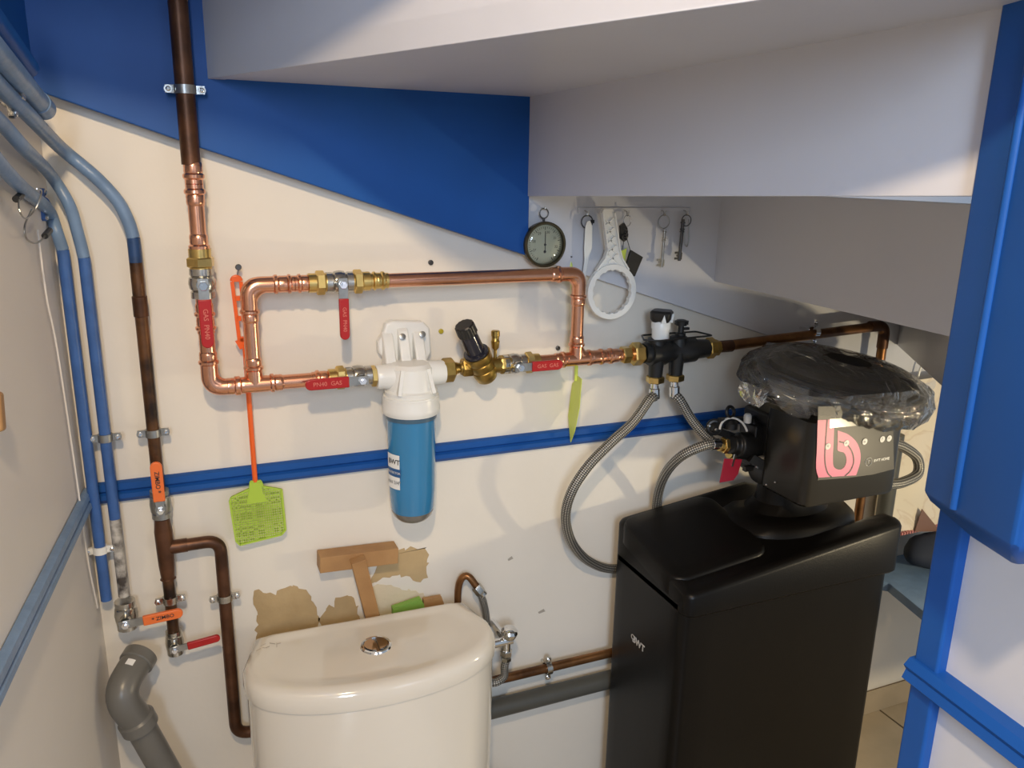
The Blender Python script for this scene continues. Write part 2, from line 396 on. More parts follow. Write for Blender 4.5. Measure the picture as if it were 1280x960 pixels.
# bare plaster patches and scuffs, part of the wall finish
def patch(pxs, name='bare_patch', mt=None, th=.0007, jag=3):
    q = []
    for i, (u, v) in enumerate(pxs):
        u2, v2 = pxs[(i+1) % len(pxs)]; n = max(1, int(math.hypot(u2-u, v2-v)/4))
        for k in range(n):
            t = k/n; j = jag if k else 0
            q.append(P(u+(u2-u)*t+random.uniform(-j, j), v+(v2-v)*t+random.uniform(-j, j), 0))
    bm = NB(); prism(bm, q, (0, -th, 0)); return obj(name, bm, mt or M_patch, wb)
patch([(318, 738), (345, 744), (352, 736), (372, 733), (386, 742), (396, 762), (398, 785), (400, 800), (322, 805)])
patch([(398, 776), (418, 752), (436, 745), (448, 757), (452, 785), (402, 792)], jag=4)
patch([(494, 686), (533, 684), (535, 722), (520, 727), (500, 718), (478, 722), (462, 730), (470, 705)])
patch([(455, 740), (472, 730), (500, 735), (520, 738), (540, 748), (530, 765), (460, 780)], mt=mat('old_cream_plaster', (.72, .62, .44), .8, bump=.5), jag=2)
for u, v, l in ((637, 698, 5), (676, 764, 7)):
    patch([(u-l/2, v+1), (u+l/2, v-3), (u+l/2+2, v), (u-l/2+1, v+3)], 'scuff_mark', mat('scuff', (.40, .36, .30), .8), jag=0)
# narrow cable on the left wall
bm = NB(); tube(bm, crom([PL(47, 287, .004), PL(58, 370, .004), PL(72, 440, .004), PL(96, 600, .004), PL(108, 690, .004), PL(122, 760, .004)], 6), .0014, 8)
tag(obj('wall_cable', bm, M_left), 'thin painted cable running down the left wall beside the corner', 'cable')

# ================================================================ PIPEWORK HELPERS
def clip(label, p, ax, r, mt=None, wall=OUT, depth=.05, group=None):
    mt = mt or M_steel; p = V(p); ax = V(ax).normalized(); wall = V(wall); side = ax.cross(wall).normalized()
    t = thing('pipe_clip', label, 'pipe clip', p-wall*depth, group)
    bm = NB(); lathe(bm, p-ax*.006, ax, [(0, r), (0, r+.0022), (.012, r+.0022), (.012, r)], 24, False, False); obj('band', bm, mt, t)
    for s in (-1, 1):
        c = p+side*s*(r+.009)+wall*.001; bm = NB(); bar(bm, p+side*s*(r+.001), c+side*s*.004, ax, .011, .005); lathe(bm, c-wall*.0028, wall, [(0, .0055), (.0056, .0055)], 14); obj('ear', bm, mt, t)
        bm = NB(); lathe(bm, c+wall*.002, wall, [(0, .0038), (.003, .0035), (.004, .002)], 10); obj('screw', bm, M_bright, t)
    bm = NB(); cyl(bm, p-wall*depth, p-wall*(r+.001), .0035, 8); obj('stud', bm, mt, t)
    return t
def sleeve(bm, p, ax, L, r, both=False):           # pressed copper sleeve with bead
    e = r*1.10; pr = [(0, r*1.0), (.0005, e), (L*.2, e), (L*.28, r*1.30), (L*.42, r*1.32), (L*.50, e), (L*.58, r*1.16), (L*.72, e*1.02), (L*.8, r*1.15), (L*.95, e), (L, r)]
    return lathe(bm, p, ax, pr, 24)
def hexnut(bm, p, ax, L, r, rot=0):
    return lathe(bm, V(p)-V(ax).normalized()*L/2, ax, [(0, r*.9), (L*.12, r), (L*.88, r), (L, r*.9)], 6, rot=rot)

def ball_valve(label, c, ax, hd, mt_h, hl0=.024, hl1=.092, s=1.0, mt_b=None, mark=None, mark_mat=None, nut_a='b', nut_b='b', group=None, tilt=0, hw=.0180, ho=.030, body_len=.021):
    c = V(c); ax = V(ax).normalized(); hd = V(hd).normalized(); mt_b = mt_b or M_chrome
    t = thing('ball_valve', label, 'valve', (c.x, c.y, c.z-.03*s), group)
    bl = body_len
    bm = NB(); lathe(bm, c-ax*bl*s, ax, [(0, .0165*s), (.009*s, .0165*s), (.011*s, .0145*s), (.013*s, .0175*s), ((bl)*s, .019*s), ((2*bl-.013)*s, .0175*s), ((2*bl-.011)*s, .0145*s), ((2*bl-.009)*s, .0165*s), (2*bl*s, .0165*s)], 16)
    lathe(bm, c, OUT, [(0, .010*s), ((ho-.004)*s, .009*s)], 14); obj('body', bm, mt_b, t)
    for sg, k in ((-1, nut_a), (1, nut_b)):
        if k == 'b':
            bm = NB(); hexnut(bm, c+ax*sg*(bl+.009)*s, ax, .014*s, .0195*s, .3); lathe(bm, c+ax*sg*bl*s, ax*sg, [(0, .015*s), (.002*s, .015*s)], 16)
            lathe(bm, c+ax*sg*(bl+.016)*s, ax*sg, [(0, .0155*s), (.012*s, .0155*s)], 16); obj('union_nut', bm, M_brass, t)
    side = hd.cross(OUT).normalized(); o = c+OUT*ho*s
    def plate(a, b, wd, th, end, z):
        n = 8; q = [o+hd*a-side*wd/2, o+hd*(b-(wd/2 if end else 0))-side*wd/2]
        if end:
            for k in range(1, n): an = -PI/2+PI*k/n; q.append(o+hd*(b-wd/2+wd/2*math.cos(an))+side*wd/2*math.sin(an))
        q += [o+hd*(b-(wd/2 if end else 0))+side*wd/2, o+hd*a+side*wd/2]
        q = [x+OUT*z for x in q]; return q
    bm = NB(); prism(bm, plate(-.010*s, hl0+.006, .014*s, 0, False, 0), OUT*.0025); obj('lever', bm, M_steel, t)
    bm = NB(); prism(bm, plate(hl0, hl1, hw, 0, True, -.0015), OUT*.0065); h = obj('grip', bm, mt_h, t, bevel=.0015)
    bm = NB(); hexnut(bm, o+OUT*.0045, OUT, .005*s, .0068*s); lathe(bm, o+OUT*.006, OUT, [(0, .003), (.004, .003)], 10); obj('stem_nut', bm, M_bright, t)
    if mark:
        xd = hd if hd.x > -.3 else -hd
        if abs(hd.z) > .7: xd = V((0, 0, -1))
        yd = OUT.cross(xd)
        text('marking', mark, o+hd*(hl0+hl1)/2+OUT*.0052, xd, yd, .0095*hw/.0175, mark_mat or M_dprint, t, bold=.0001)
    return t

R = .0116
# ---- dark riser top left
xr = P(224, 0, .06).x; zc = P(240, 206, .06).z
bm = NB(); cyl(bm, (xr-.002, -.06, 2.3), (xr-.002, -.06, zc), .0132, 20); tag(obj('riser_pipe', bm, M_brown), 'dark brown tarnished copper pipe rising over the blue stringer', 'pipe')
pc = P(232, 112, .06); clip('steel pipe clip on the dark riser pipe against the blue stringer', (xr-.002, -.06, pc.z), UP, .0132, M_steel, depth=.034)

# ---- new copper bypass
zt, zl = P(470, 351, .06).z, 1.070
xl = P(321, 478, .06).x-.0035; xt = P(721, 420, .06).x; x0 = xr
ct = thing('copper_pipework', 'bright new copper pipe loop with pressed elbows and tees on the wall', 'pipework', (x0, -.06, zl))
Y = -.06
def cpipe(pts, fr_=None, label=None, name='pipe'):
    bm = NB(); tube(bm, fillet(pts, fr_, 10) if fr_ else pts, R, 20); return obj(name, bm, M_cop, ct, label)
def elbow(c, d1, d2, rad=.034, name='elbow'):
    c = V(c); d1 = V(d1); d2 = V(d2); bm = NB(); tube(bm, fillet([c+d1*(rad+.004), c, c+d2*(rad+.004)], rad, 12), R*1.12, 20)
    sleeve(bm, c+d1*(rad-.002), d1, .026, R); sleeve(bm, c+d2*(rad-.002), d2, .026, R); return obj(name, bm, M_cop, ct)
def tee(c, ax, br):
    c = V(c); ax = V(ax); br = V(br); bm = NB(); cyl(bm, c-ax*.02, c+ax*.02, R*1.14, 20); cyl(bm, c, c+br*.022, R*1.14, 20)
    for d in (ax, -ax, br): sleeve(bm, c+d*.018, d, .026, R)
    return obj('tee', bm, M_cop, ct)
def coupling(c, ax, L=.03):
    c = V(c); ax = V(ax).normalized(); bm = NB(); sleeve(bm, c, ax, L, R); sleeve(bm, c, -ax, L, R); return obj('coupling', bm, M_cop, ct)
# left riser
zc2 = P(244, 230, .06).z
coupling((x0, Y, zc2), UP, .031)
cpipe([(x0, Y, P(240, 208, .06).z), (x0, Y, P(246, 322, .06).z)])
bm = NB(); sleeve(bm, (x0, Y, P(247, 318, .06).z), UP, .03, R); obj('coupling', bm, M_cop, ct)
zv1 = P(249, 354, .06).z
cpipe([(x0, Y, zv1-.015), (x0, Y, zl), (xl, Y, zl)], .036)
bm = NB(); sleeve(bm, (x0, Y, P(258, 417, .06).z), UP, -.001+.026, R); sleeve(bm, (x0, Y, P(255, 400, .06).z), UP, .026, R); obj('coupling', bm, M_cop, ct)
elbow((x0, Y, zl), UP, XR); tee((xl, Y, zl), XR, UP)
xv3 = P(448, 473, .06).x; xf0 = P(478, 470, .06).x
cpipe([(xl, Y, zl), (xv3-.03, Y, zl)])
bm = NB(); sleeve(bm, (P(390, 480, .06).x, Y, zl), XR, .026, R); sleeve(bm, (P(410, 480, .06).x, Y, zl), XR, .026, R); obj('coupling', bm, M_cop, ct)
# upper loop
xv2 = P(424, 353, .06).x
cpipe([(xl, Y, zl), (xl, Y, zt), (xv2-.03, Y, zt)], .036)
elbow((xl, Y, zt), -UP, XR)
coupling((P(366, 353, .06).x+.002, Y, zt), XR, .022)
cpipe([(xv2+.03, Y, zt), (xt, Y, zt), (xt, Y, zl), (P(800, 440, .06).x, Y, zl)], .034)
bm = NB(); sleeve(bm, (P(485, 350, .06).x, Y, zt), -XR, .026, R); sleeve(bm, (P(462, 350, .06).x, Y, zt), XR, .020, R); obj('coupling', bm, M_brass, ct, 'brass coloured press coupling right of the top valve')
elbow((xt, Y, zt), -XR, -UP); tee((xt, Y, zl), XR, UP)
coupling((P(757, 441, .06).x, Y, zl), XR, .028)
xv4 = P(642, 455, .06).x
cpipe([(xv4+.03, Y, zl), (xt, Y, zl)])
bm = NB(); hexnut(bm, (P(782, 438, .06).x, Y, zl), XR, .018, .017); hexnut(bm, (P(796, 438, .06).x, Y, zl), XR, .022, .0225, .3); obj('union_nut', bm, M_brass, ct, 'brass union nut at the black manifold')

ball_valve('red lever ball valve on the left vertical copper pipe, lever pointing down', (x0, Y, zv1), UP, -UP, M_red, .020, .093, mark='GAS  PN40', mark_mat=mat('faint_emboss', (.62, .16, .12), .5), nut_a='n', s=1.05)
ball_valve('red lever ball valve on the top copper pipe, lever hanging down', (xv2, Y, zt), XR, V((.0, 0, -1)), M_red, .022, .088, mark='GAS  PN40', mark_mat=MATS['faint_emboss'], hw=.0155)
ball_valve('red lever ball valve left of the white filter, lever pointing left', (xv3, Y, zl), XR, -XR, M_red, .022, .092, mark='PN40  GAS', mark_mat=MATS['faint_emboss'], nut_b='n')
ball_valve('red lever ball valve right of the brass reducer, lever pointing right', (xv4, Y, zl), XR, XR, M_red, .022, .082, mark='GAS  GAS', mark_mat=MATS['faint_emboss'], nut_a='n')
bm = NB(); 
# ================================================================ WATER FILTER
xf = P(513, 480, .06).x
wf = thing('water_filter', 'white topped water filter housing with long blue sump on the wall', 'water filter', (xf, -.06, P(515, 648, .06).z))
def zf(v): return P(514, v, .06).z
bm = NB(); FC = V((xf, -.062, 0))
lathe(bm, FC+UP*zf(513), UP, [(0, .045), (.001, .0485), (zf(492)-zf(513), .0475), (zf(491)-zf(513), .0445), (zf(486)-zf(513), .0455), (zf(484)-zf(513), .041), (zf(470)-zf(513), .039), (zf(458)-zf(513), .037), (zf(453)-zf(513), .030), (zf(452)-zf(513), .0)], 40)
fh = obj('head', bm, M_wplas, wf)
bm = NB(); lathe(bm, FC+UP*zf(513), UP, [(-.003, .0435), (-.002, .0475), (.004, .0500), (.010, .0500), (.014, .0488), (.027, .0485), (.029, .046)], 40); obj('collar', bm, M_wplas, wf)
for sg in (-1, 1):
    bm = NB(); lathe(bm, V((xf+sg*.030, -.062, zl-.004)), XR*sg, [(0, .022), (.018, .0205), (.027, .0205), (.030, .019)], 24); obj('port', bm, M_wplas, wf)
    bm = NB(); bar(bm, (xf+sg*.030, -.062-.030, zf(487)), (xf+sg*.022, -.062-.022, zf(458)), XR, .006, .022); obj('rib', bm, M_wplas, wf)
# mounting bracket
def bz(v, off=.03): return P(505, v, off).z
bx0, bx1 = P(473, 430, .03).x, P(536, 430, .03).x
bm = NB(); lo = bz(456); hi = bz(404)
def rr(x0, x1, z0, z1, y, k):
    o = []
    for cx, cz, a in ((x1-k, z1-k, 0), (x0+k, z1-k, 90), (x0+k, z0+k, 180), (x1-k, z0+k, 270)):
        for j in range(5): an = math.radians(a+j*22.5); o.append(V((cx+k*math.cos(an), y, cz+k*math.sin(an))))
    return o
prism(bm, [V((P(u, v, .018).x, -.001, P(u, v, .018).z)) for u, v in [(482, 404), (490, 401), (529, 402), (537, 410), (539, 440), (531, 457), (486, 457), (473, 440), (472, 428), (478, 419)]], (0, -.020, 0)); obj('mounting_bracket', bm, M_wplas, wf, bevel=.004)
bw = (bx1-bx0)
for k in range(3):
    cx = bx0+bw*(.20+.30*k); bm = NB(); h0 = lo-.004; h1 = hi-.006-(.008 if k != 1 else 0); wdt = bw*.105
    q = [V((cx-wdt, -.015, h1)), V((cx-wdt, -.028, h1-.008)), V((cx-wdt, -.048, h0+.014)), V((cx-wdt, -.050, h0)), V((cx-wdt, -.015, h0))]
    prism(bm, q, (2*wdt, 0, 0)); obj('rib', bm, M_wplas, wf, bevel=.003)
for u, v in ((503, 421), (528, 418)):
    p = P(u, v, .036); bm = NB(); lathe(bm, p, V((0, -1, .35)), [(0, .0055), (.002, .0055), (.0025, .004)], 14); obj('bolt', bm, M_steel, wf)
bm = NB(); q = P(505, 458, .05); lathe(bm, V((xf, -.045, lo-.006)), UP, [(0, .036), (.010, .034), (.012, .030)], 32); obj('neck', bm, M_wplas, wf)
zb = zf(648); z0 = zf(512)
bm = NB(); H_ = z0-zb
lathe(bm, FC+UP*zb, UP, [(.020, .0365), (.026, .0385), (.06, .0405), (H_, .0425)], 40, True, True); obj('sump', bm, M_sump, wf, 'translucent blue sump body')
bm = NB(); lathe(bm, FC+UP*zb, UP, [(0, 0), (.0005, .022), (.004, .028), (.0115, .0345), (.0195, .0372), (.020, .0365)], 40, False, False); obj('sump_base', bm, M_sumpb, wf, 'smoky clear rounded bottom of the sump')
bm = NB(); lathe(bm, FC+UP*(z0-.012), UP, [(0, .0432), (0, .0440), (.012, .0445), (.012, .0432)], 40, False, False); obj('sump_ring', bm, mat('slate_blue_ring', (.06, .12, .18), .3), wf)
# label wrapped on the sump, left side
def cyl_patch(zlo, zhi, a0, a1, r, name, mt, lab=None):
    bm = NB(); n = 12; A = []; B = []
    for k in range(n+1):
        an = a0+(a1-a0)*k/n; d = V((math.sin(an), -math.cos(an), 0)); A.append(FC+d*r+UP*zlo); B.append(FC+d*r+UP*zhi)
    for k in range(n):
        bm.faces.new([bm.verts.new(x) for x in (A[k], A[k+1], B[k+1], B[k])])
    bmesh.ops.remove_doubles(bm, verts=bm.verts, dist=1e-6)
    return obj(name, bm, mt, wf, lab)
aa0, aa1 = math.radians(-88), math.radians(-45)
rl = .0418
cyl_patch(zf(577), zf(560), aa0, aa1, rl+.0012, 'sticker', M_wprint, 'white top strip of the printed sticker')
cyl_patch(zf(602), zf(587), aa0, aa1, rl+.0010, 'sticker', M_wprint, 'white lower block of the printed sticker')
cyl_patch(zf(587), zf(577), aa0, aa1+.05, rl+.0008, 'sticker', mat('sticker_blue', (.02, .10, .28), .4), 'dark blue middle band of the sticker')
def wrap_text(s, z, size, mt, a_c, r):
    o = text('lettering', s, (0, 0, 0), XR, UP, size, mt, wf, .0001, bold=.0002)
    for v in o.data.vertices:
        w_ = v.co+ORG[wf.name]; an = a_c+w_.x/r; dep = r
        p = FC+V((math.sin(an), -math.cos(an), 0))*dep+UP*(z+w_.z); v.co = p-ORG[wf.name]
wrap_text('BWT', zf(569), .0125, M_dprint, math.radians(-62), rl+.0018)
wrap_text('PROTECTOR', zf(582), .0055, M_wprint, math.radians(-64), rl+.0018)
wrap_text('mini 3/4"', zf(594), .009, mat('grey_print', (.35, .36, .36), .5), math.radians(-64), rl+.0016)
# brass adaptors each side
bm = NB(); hexnut(bm, (xf-.064, Y, zl-.002), XR, .009, .018, .2); obj('adaptor', bm, M_brass, wf, 'thin brass adaptor ring on the left port')

# ================================================================ PRESSURE REDUCER
prx = P(597, 456, .06).x
pr = thing('pressure_reducer', 'tilted brass pressure reducer with black knob right of the filter', 'pressure reducer', (prx, -.06, zl-.03))
bm = NB(); xa = xf+.058
hexnut(bm, (xa+.010, Y, zl-.002), XR, .020, .0215, .2); lathe(bm, (xa+.020, Y, zl), XR, [(0, .012), (.012, .009), (.018, .012)], 20); obj('union_nut', bm, M_brassd, pr)
bm = NB(); cyl(bm, (xa+.038, Y, zl), (prx+.055, Y, zl), .0145, 20); hexnut(bm, (xa+.045, Y, zl), XR, .020, .0165); hexnut(bm, (prx+.052, Y, zl), XR, .022, .017, .2)
obj('through_tube', bm, M_brassd, pr)
ta = P(573, 402, .06); tb = P(608, 470, .06); ta = ta+OUT*.028; tb = tb+OUT*.0; ax_ = (ta-tb).normalized(); Lr = (ta-tb).length
bm = NB(); lathe(bm, tb, ax_, [(-.008, .014), (-.003, .0190), (.010, .0215), (.018, .0220), (.019, .0208), (.021, .0222), (.034, .0228), (.035, .0215), (.038, .0238), (.052, .0245), (.053, .020)], 28); obj('body', bm, M_brassd, pr)
bm = NB(); lathe(bm, tb+ax_*.053, ax_, [(0, .0225), (.004, .0225), (.005, .0165), (Lr-.053-.020, .0155)], 28); obj('adjusting_stem', bm, mat('gloss_black', (.02, .02, .03), .12), pr)
bm = NB()
nr = 36
def fluted(t, r): return [tb+ax_*t+(frame(ax_)[1]*math.cos(2*PI*k/nr)+frame(ax_)[2]*math.sin(2*PI*k/nr))*(r*(1 if k % 3 else .93)) for k in range(nr)]
loft(bm, [fluted(Lr-.021, .0165), fluted(Lr-.020, .0178), fluted(Lr-.002, .0172), fluted(Lr, .0150)]); obj('knob', bm, M_black, pr)
gq = P(616, 437, .05); bm = NB(); lathe(bm, (gq.x, -.062, zl+.008), UP, [(0, .003), (gq.z-zl-.006, .003), (gq.z-zl-.002, .0065), (gq.z-zl+.010, .0080), (gq.z-zl+.012, .0068), (gq.z-zl+.018, .0068), (gq.z-zl+.019, .0078), (gq.z-zl+.028, .0078), (gq.z-zl+.029, .006)], 12); obj('gauge_plug', bm, M_brassd, pr)

# ================================================================ BLACK MANIFOLD
xm0, xm1 = P(804, 440, .06).x, P(884, 430, .06).x
mf = thing('bypass_manifold', 'matt black bypass manifold with white knob feeding two braided hoses', 'manifold', ((xm0+xm1)/2, -.06, zl-.04))
bm = NB(); zm = zl+.006
lathe(bm, (xm0, -.06, zl), XR, [(0, .019), (.012, .020), (.013, .025), (.045, .026), (.055, .022), (.075, .022), (.085, .026), (.115, .025), (.117, .020), (xm1-xm0, .018)], 28)
xh1, xh2 = P(822, 455, .07).x, P(847, 455, .07).x
for xx in (xh1, xh2): lathe(bm, (xx, -.065, zl), -UP, [(0, .018), (.026, .0145), (.047, .0135)], 24)
for xx in (xh1, xh2+.004): lathe(bm, (xx, -.062, zl), UP, [(0, .019), (.028, .0175), (.031, .013)], 24)
obj('body', bm, M_black, mf)
zt2 = zl+.030
bm = NB(); pp = [(xm0-.004, -.070), (xm0+.012, -.040), (xm1-.012, -.040), (xm1+.002, -.075), (xm1-.02, -.09)]
tube(bm, fillet([V((x, y, zt2)) for x, y in [(xm0-.010, -.075), (xm0+.01, -.035), (xm1-.012, -.035), (xm1-.004, -.080), (xm0+.012, -.092), (xm0-.010, -.075)]], .006, 4), .0018, 8); obj('wire_frame', bm, M_black, mf)
kx = V((xh1+.003, -.068, zt2-.002))
bm = NB(); lathe(bm, kx, UP, [(0, .0165), (.020, .0165), (.0205, .0185), (.032, .0185), (.036, .016)], 28); kn = obj('white_knob', bm, M_wplas, mf, 'white rotary knob')
bm = NB(); 
def star(t, r): return [kx+UP*t+V((math.cos(2*PI*k/32), math.sin(2*PI*k/32), 0))*(r*(1+.10*math.cos(8*PI*k/32))) for k in range(32)]
loft(bm, [star(.034, .017), star(.040, .0215), star(.052, .0225), star(.056, .019), star(.057, .010)]); obj('knob_cap', bm, M_black, mf, 'black lobed cap on the white knob')
for k in range(2):
    an = math.radians(250+k*70); d = V((math.cos(an), math.sin(an), 0)); bm = NB(); prism(bm, [kx+d*.0225+UP*.034-d.cross(UP)*.005, kx+d*.0225+UP*.034+d.cross(UP)*.005, kx+d*.0238+UP*.050], -d*.006); obj('knob_flash', bm, M_wplas, mf, 'white wedge on the cap')
k2 = V((xh2+.006, -.064, zt2)); bm = NB(); lathe(bm, k2, UP, [(0, .010), (.006, .010), (.007, .006), (.020, .0055), (.021, .011), (.030, .012), (.032, .009)], 12)
bar(bm, k2+V((-.013, 0, .027)), k2+V((.014, 0, .026)), OUT, .008, .008); bar(bm, k2+V((.004, 0, .014)), k2+V((.018, 0, .014)), OUT, .006, .005); obj('small_knob', bm, M_black, mf)
bm = NB(); hexnut(bm, (xm1+.008, Y, zl), XR, .018, .0215, .3); hexnut(bm, (xm1+.022, Y, zl), XR, .012, .0165, .1); obj('union_nut', bm, M_brassd, mf)
zq = zl-.053
for xx in (xh1, xh2):
    bm = NB(); hexnut(bm, (xx, -.065, zq), UP, .013, .0180, .3); obj('hose_nut', bm, M_brass, mf)

# ================================================================ HOSES
def hose(label, pts, r=.0096, ends=(1, 1)):
    path = crom(pts, 10); t = thing('braided_hose', label, 'hose', pts[-1], None)
    bm = NB(); tube(bm, path, r, 18, uv=True); o = obj('braid', bm, M_braid, t)
    for e, (a, b) in zip(ends, ((path[0], path[2]), (path[-1], path[-3]))):
        if e:
            bm = NB(); lathe(bm, a-(b-a).normalized()*.010, b-a, [(0, r*.8), (.004, r*.85), (.010, r*.9), (.011, r*1.14), (.030, r*1.14), (.031, r*1.02)], 18); obj('ferrule', bm, M_bright, t)
    return t
zq2 = zq-.018
hose('long grey braided hose looping from the manifold down behind the black cabinet', [(xh1, -.065, zq2), (xh1-.001, -.067, zq2-.016), P(812, 499, .078), P(791, 528, .09), P(764, 553, .10), P(735, 583, .105), P(714, 616, .10), P(707, 648, .085), P(716, 680, .065), P(737, 702, .04), P(768, 711, .020), P(815, 700, .018)], ends=(1, 0))
hose('short grey braided hose from the right side of the manifold to the valve block', [(xh2, -.065, zq2), (xh2+.0005, -.067, zq2-.016), P(850, 500, .078), P(863, 522, .09), P(878, 541, .105), P(893, 553, .115), P(912, 562, .12)], ends=(1, 0))
hose('grey braided hose curving left from the valve block down behind the cabinet', [P(899, 555, .150), P(880, 557, .152), P(852, 570, .13), P(832, 592, .09), P(822, 622, .045), P(820, 665, .020), P(822, 710, .020)], ends=(1, 0))
hose('silver braided hose loop on the right side of the control head', [P(1112, 553, .15), P(1128, 558, .15), P(1146, 572, .15), P(1147, 592, .16), P(1128, 603, .17), P(1108, 606, .17)], r=.0115, ends=(0, 0))

# ================================================================ AGED PIPE TO THE RIGHT
zbp = P(1000, 418, .06).z; xe = 1.445
bm = NB(); tube(bm, fillet([(xm1+.026, Y, zl+.001), (xe, Y, zbp+.006), (xe, Y, .02)], .03, 10), .0105, 20)
sp = obj('pipe', bm, M_brown2); tag(sp, 'long brown copper pipe running right from the manifold and turning down', 'pipe')
ORG_sp = ORG[sp.name]
bm = NB(); lathe(bm, (xm1+.03, Y, zl+.001), XR, [(0, .0120), (.03, .0122), (.031, .0107)], 20); obj('coupling', bm, M_brown, sp)
bm = NB(); tube(bm, fillet([(xe-.045, Y, zbp+.0055), (xe, Y, zbp+.0055), (xe, Y, zbp-.045)], .030, 10), .0121, 20); obj('elbow', bm, M_brown, sp)
pq = P(1018, 415, .06); clip('shiny pipe clip on the brown pipe above the wrapped black lid', (pq.x, Y, zbp+.004), XR, .0107, M_bright, depth=.042)

# ================================================================ LEFT BLUE PIPES
def pipe_thing(name, label, segs, r, cat='pipe', loc=None):
    t = thing(name, label, cat, segs[-1][1][-1])
    for nm, pts, mt, lab in segs:
        bm = NB(); tube(bm, pts, r, 16); obj(nm, bm, mt, t, lab)
    return t
def X3(x, z, y=-.03): return V((x, y, z))
def up_to(path, n0, n1): return path[n0:n1]
x1_ = -.1405; zA1 = P(76, 312, .03).z
top = crom([PL(-60, 130, .022), PL(0, 205, .022), PL(28, 235, .022), P(60, 262, .04), P(71, 290, .032), V((x1_-.004, -.030, zA1))], 6)
pipe_thing('blue_pipe', 'leftmost blue painted pipe in the corner, pale at its bend, ending in the air', [('upper_pipe', top, M_pblue, 'pale grey blue bent upper length'), ('lower_pipe', [V((x1_-.004, -.030, zA1)), V((x1_-.004, -.030, P(131, 750, .03).z))], M_mblue, 'deeper blue straight length')], .0083)
x2_ = -.1185; z2 = P(101, 322, .03).z; z2b = P(144, 648, .03).z; z2c = P(152, 745, .03).z
top = crom([PL(-60, 95, .026), PL(0, 152, .026), PL(30, 185, .03), P(62, 217, .05), P(86, 255, .034), P(97, 290, .03), V((x2_, -.030, z2))], 6)
pipe_thing('blue_pipe', 'second blue painted pipe from the left, its foot bare and blotchy', [('upper_pipe', top, M_pblue, 'pale grey blue bent upper length'), ('lower_pipe', [V((x2_, -.03, z2)), V((x2_, -.03, z2b))], M_mblue, 'deeper blue straight length'), ('foot', [V((x2_, -.03, z2b)), V((x2_, -.03, z2c))], M_blot, 'blotchy black and white bare foot')], .0083)
x3_ = P(167, 300, .03).x; z3 = P(165, 297, .03).z; z3b = P(169, 328, .03).z; z3c = P(215, 800, .03).z
top = crom([PL(-60, 40, .03), PL(0, 108, .03), PL(35, 143, .035), P(75, 184, .045), P(118, 220, .032), P(146, 250, .03), P(160, 276, .03), V((x3_, -.03, z3))], 6)
zt3 = P(207, 685, .03).z; xb4 = P(277, 700, .03).x
zv5 = P(197, 630, .03).z
bp_ = pipe_thing('brown_pipe', 'brown copper pipe left of the copper loop, pale blue at its bent top', [('upper_pipe', top, M_pblue, 'pale grey blue bent upper length'), ('blue_band', [V((x3_, -.03, z3)), V((x3_, -.03, z3b))], mat('dark_pipe_blue', (.02, .06, .17), .4, noise=.4, nscale=60), 'dark blue ragged paint band'), ('lower_pipe', [V((x3_, -.03, z3b)), V((x3_, -.03, z3c))], mat('blackened_copper', (.17, .075, .028), .4, .5, col2=(.022, .012, .008), nscale=16, bump=.2), None)], .0093)
bm = NB(); lathe(bm, V((x3_, -.03, zt3)), UP, [(-.055, .0125), (-.053, .0105), (-.03, .0125), (.03, .0140), (.052, .0115), (.054, .0095)], 18); cyl(bm, (x3_, -.03, zt3), (x3_+.034, -.03, zt3), .0115, 18); obj('tee', bm, M_brown, bp_)
bm = NB(); zj = P(173, 383, .03).z; lathe(bm, V((x3_, -.03, zj)), UP, [(-.016, .0095), (-.015, .0108), (.015, .0108), (.016, .0095)], 18); obj('coupling', bm, M_brown, bp_)
pb = [(x3_+.03, -.03, zt3), (xb4, -.03, zt3), (xb4, -.03, P(305, 915, .03).z), (xb4+.055, -.03, P(305, 918, .03).z)]
bm = NB(); tube(bm, fillet(pb, .024, 8), .0104, 18); tag(obj('brown_pipe', bm, M_brown), 'brown branch pipe turning down between the left valves and the cistern', 'pipe')
z5b = P(214, 812, .03).z
ball_valve('orange upright lever valve in front of the blue rail on the brown pipe', (x3_, -.03, zv5), UP, UP, M_orange, .016, .082, s=.88, mt_b=M_steel, mark='ZIMBO *', nut_a='n', nut_b='n', hw=.0175, ho=.032, body_len=.027)
ball_valve('orange lever valve at the foot of the blotchy pipe, lever pointing right', (x2_, -.03, P(156, 768, .03).z), UP, V((1, 0, .05)), M_orange, .026, .086, s=.95, mt_b=M_chrome, mark='* ZIMBO', nut_a='n', nut_b='n', hw=.0165, ho=.034, body_len=.026)
ball_valve('red lever valve at the foot of the brown pipe above the grey elbow', (x3_, -.03, P(214, 803, .03).z), UP, V((1, 0, .10)), M_red, .020, .072, s=.78, mt_b=M_chrome, nut_a='n', nut_b='n', hw=.0125, ho=.030, body_len=.028)
clip('steel pipe clip on the second blue pipe', (x2_, -.03, P(131, 547, .03).z), UP, .0085, M_steel, depth=.03)
clip('steel pipe clip on the brown pipe above the upright orange lever', (x3_, -.03, P(190, 541, .03).z), UP, .0095, M_steel, depth=.03)
clip('steel pipe clip on the brown pipe just above the lower red valve', (x3_, -.03, P(209, 750, .03).z), UP, .0095, M_chrome, depth=.03)
clip('steel pipe clip on the branch pipe left of the cistern', (xb4, -.03, P(284, 746, .03).z), UP, .0106, M_chrome, depth=.03)
clip('whitish pipe clip low on the leftmost blue pipe', (x1_-.004, -.030, P(124, 687, .03).z), UP, .0085, M_wplas, depth=.03)
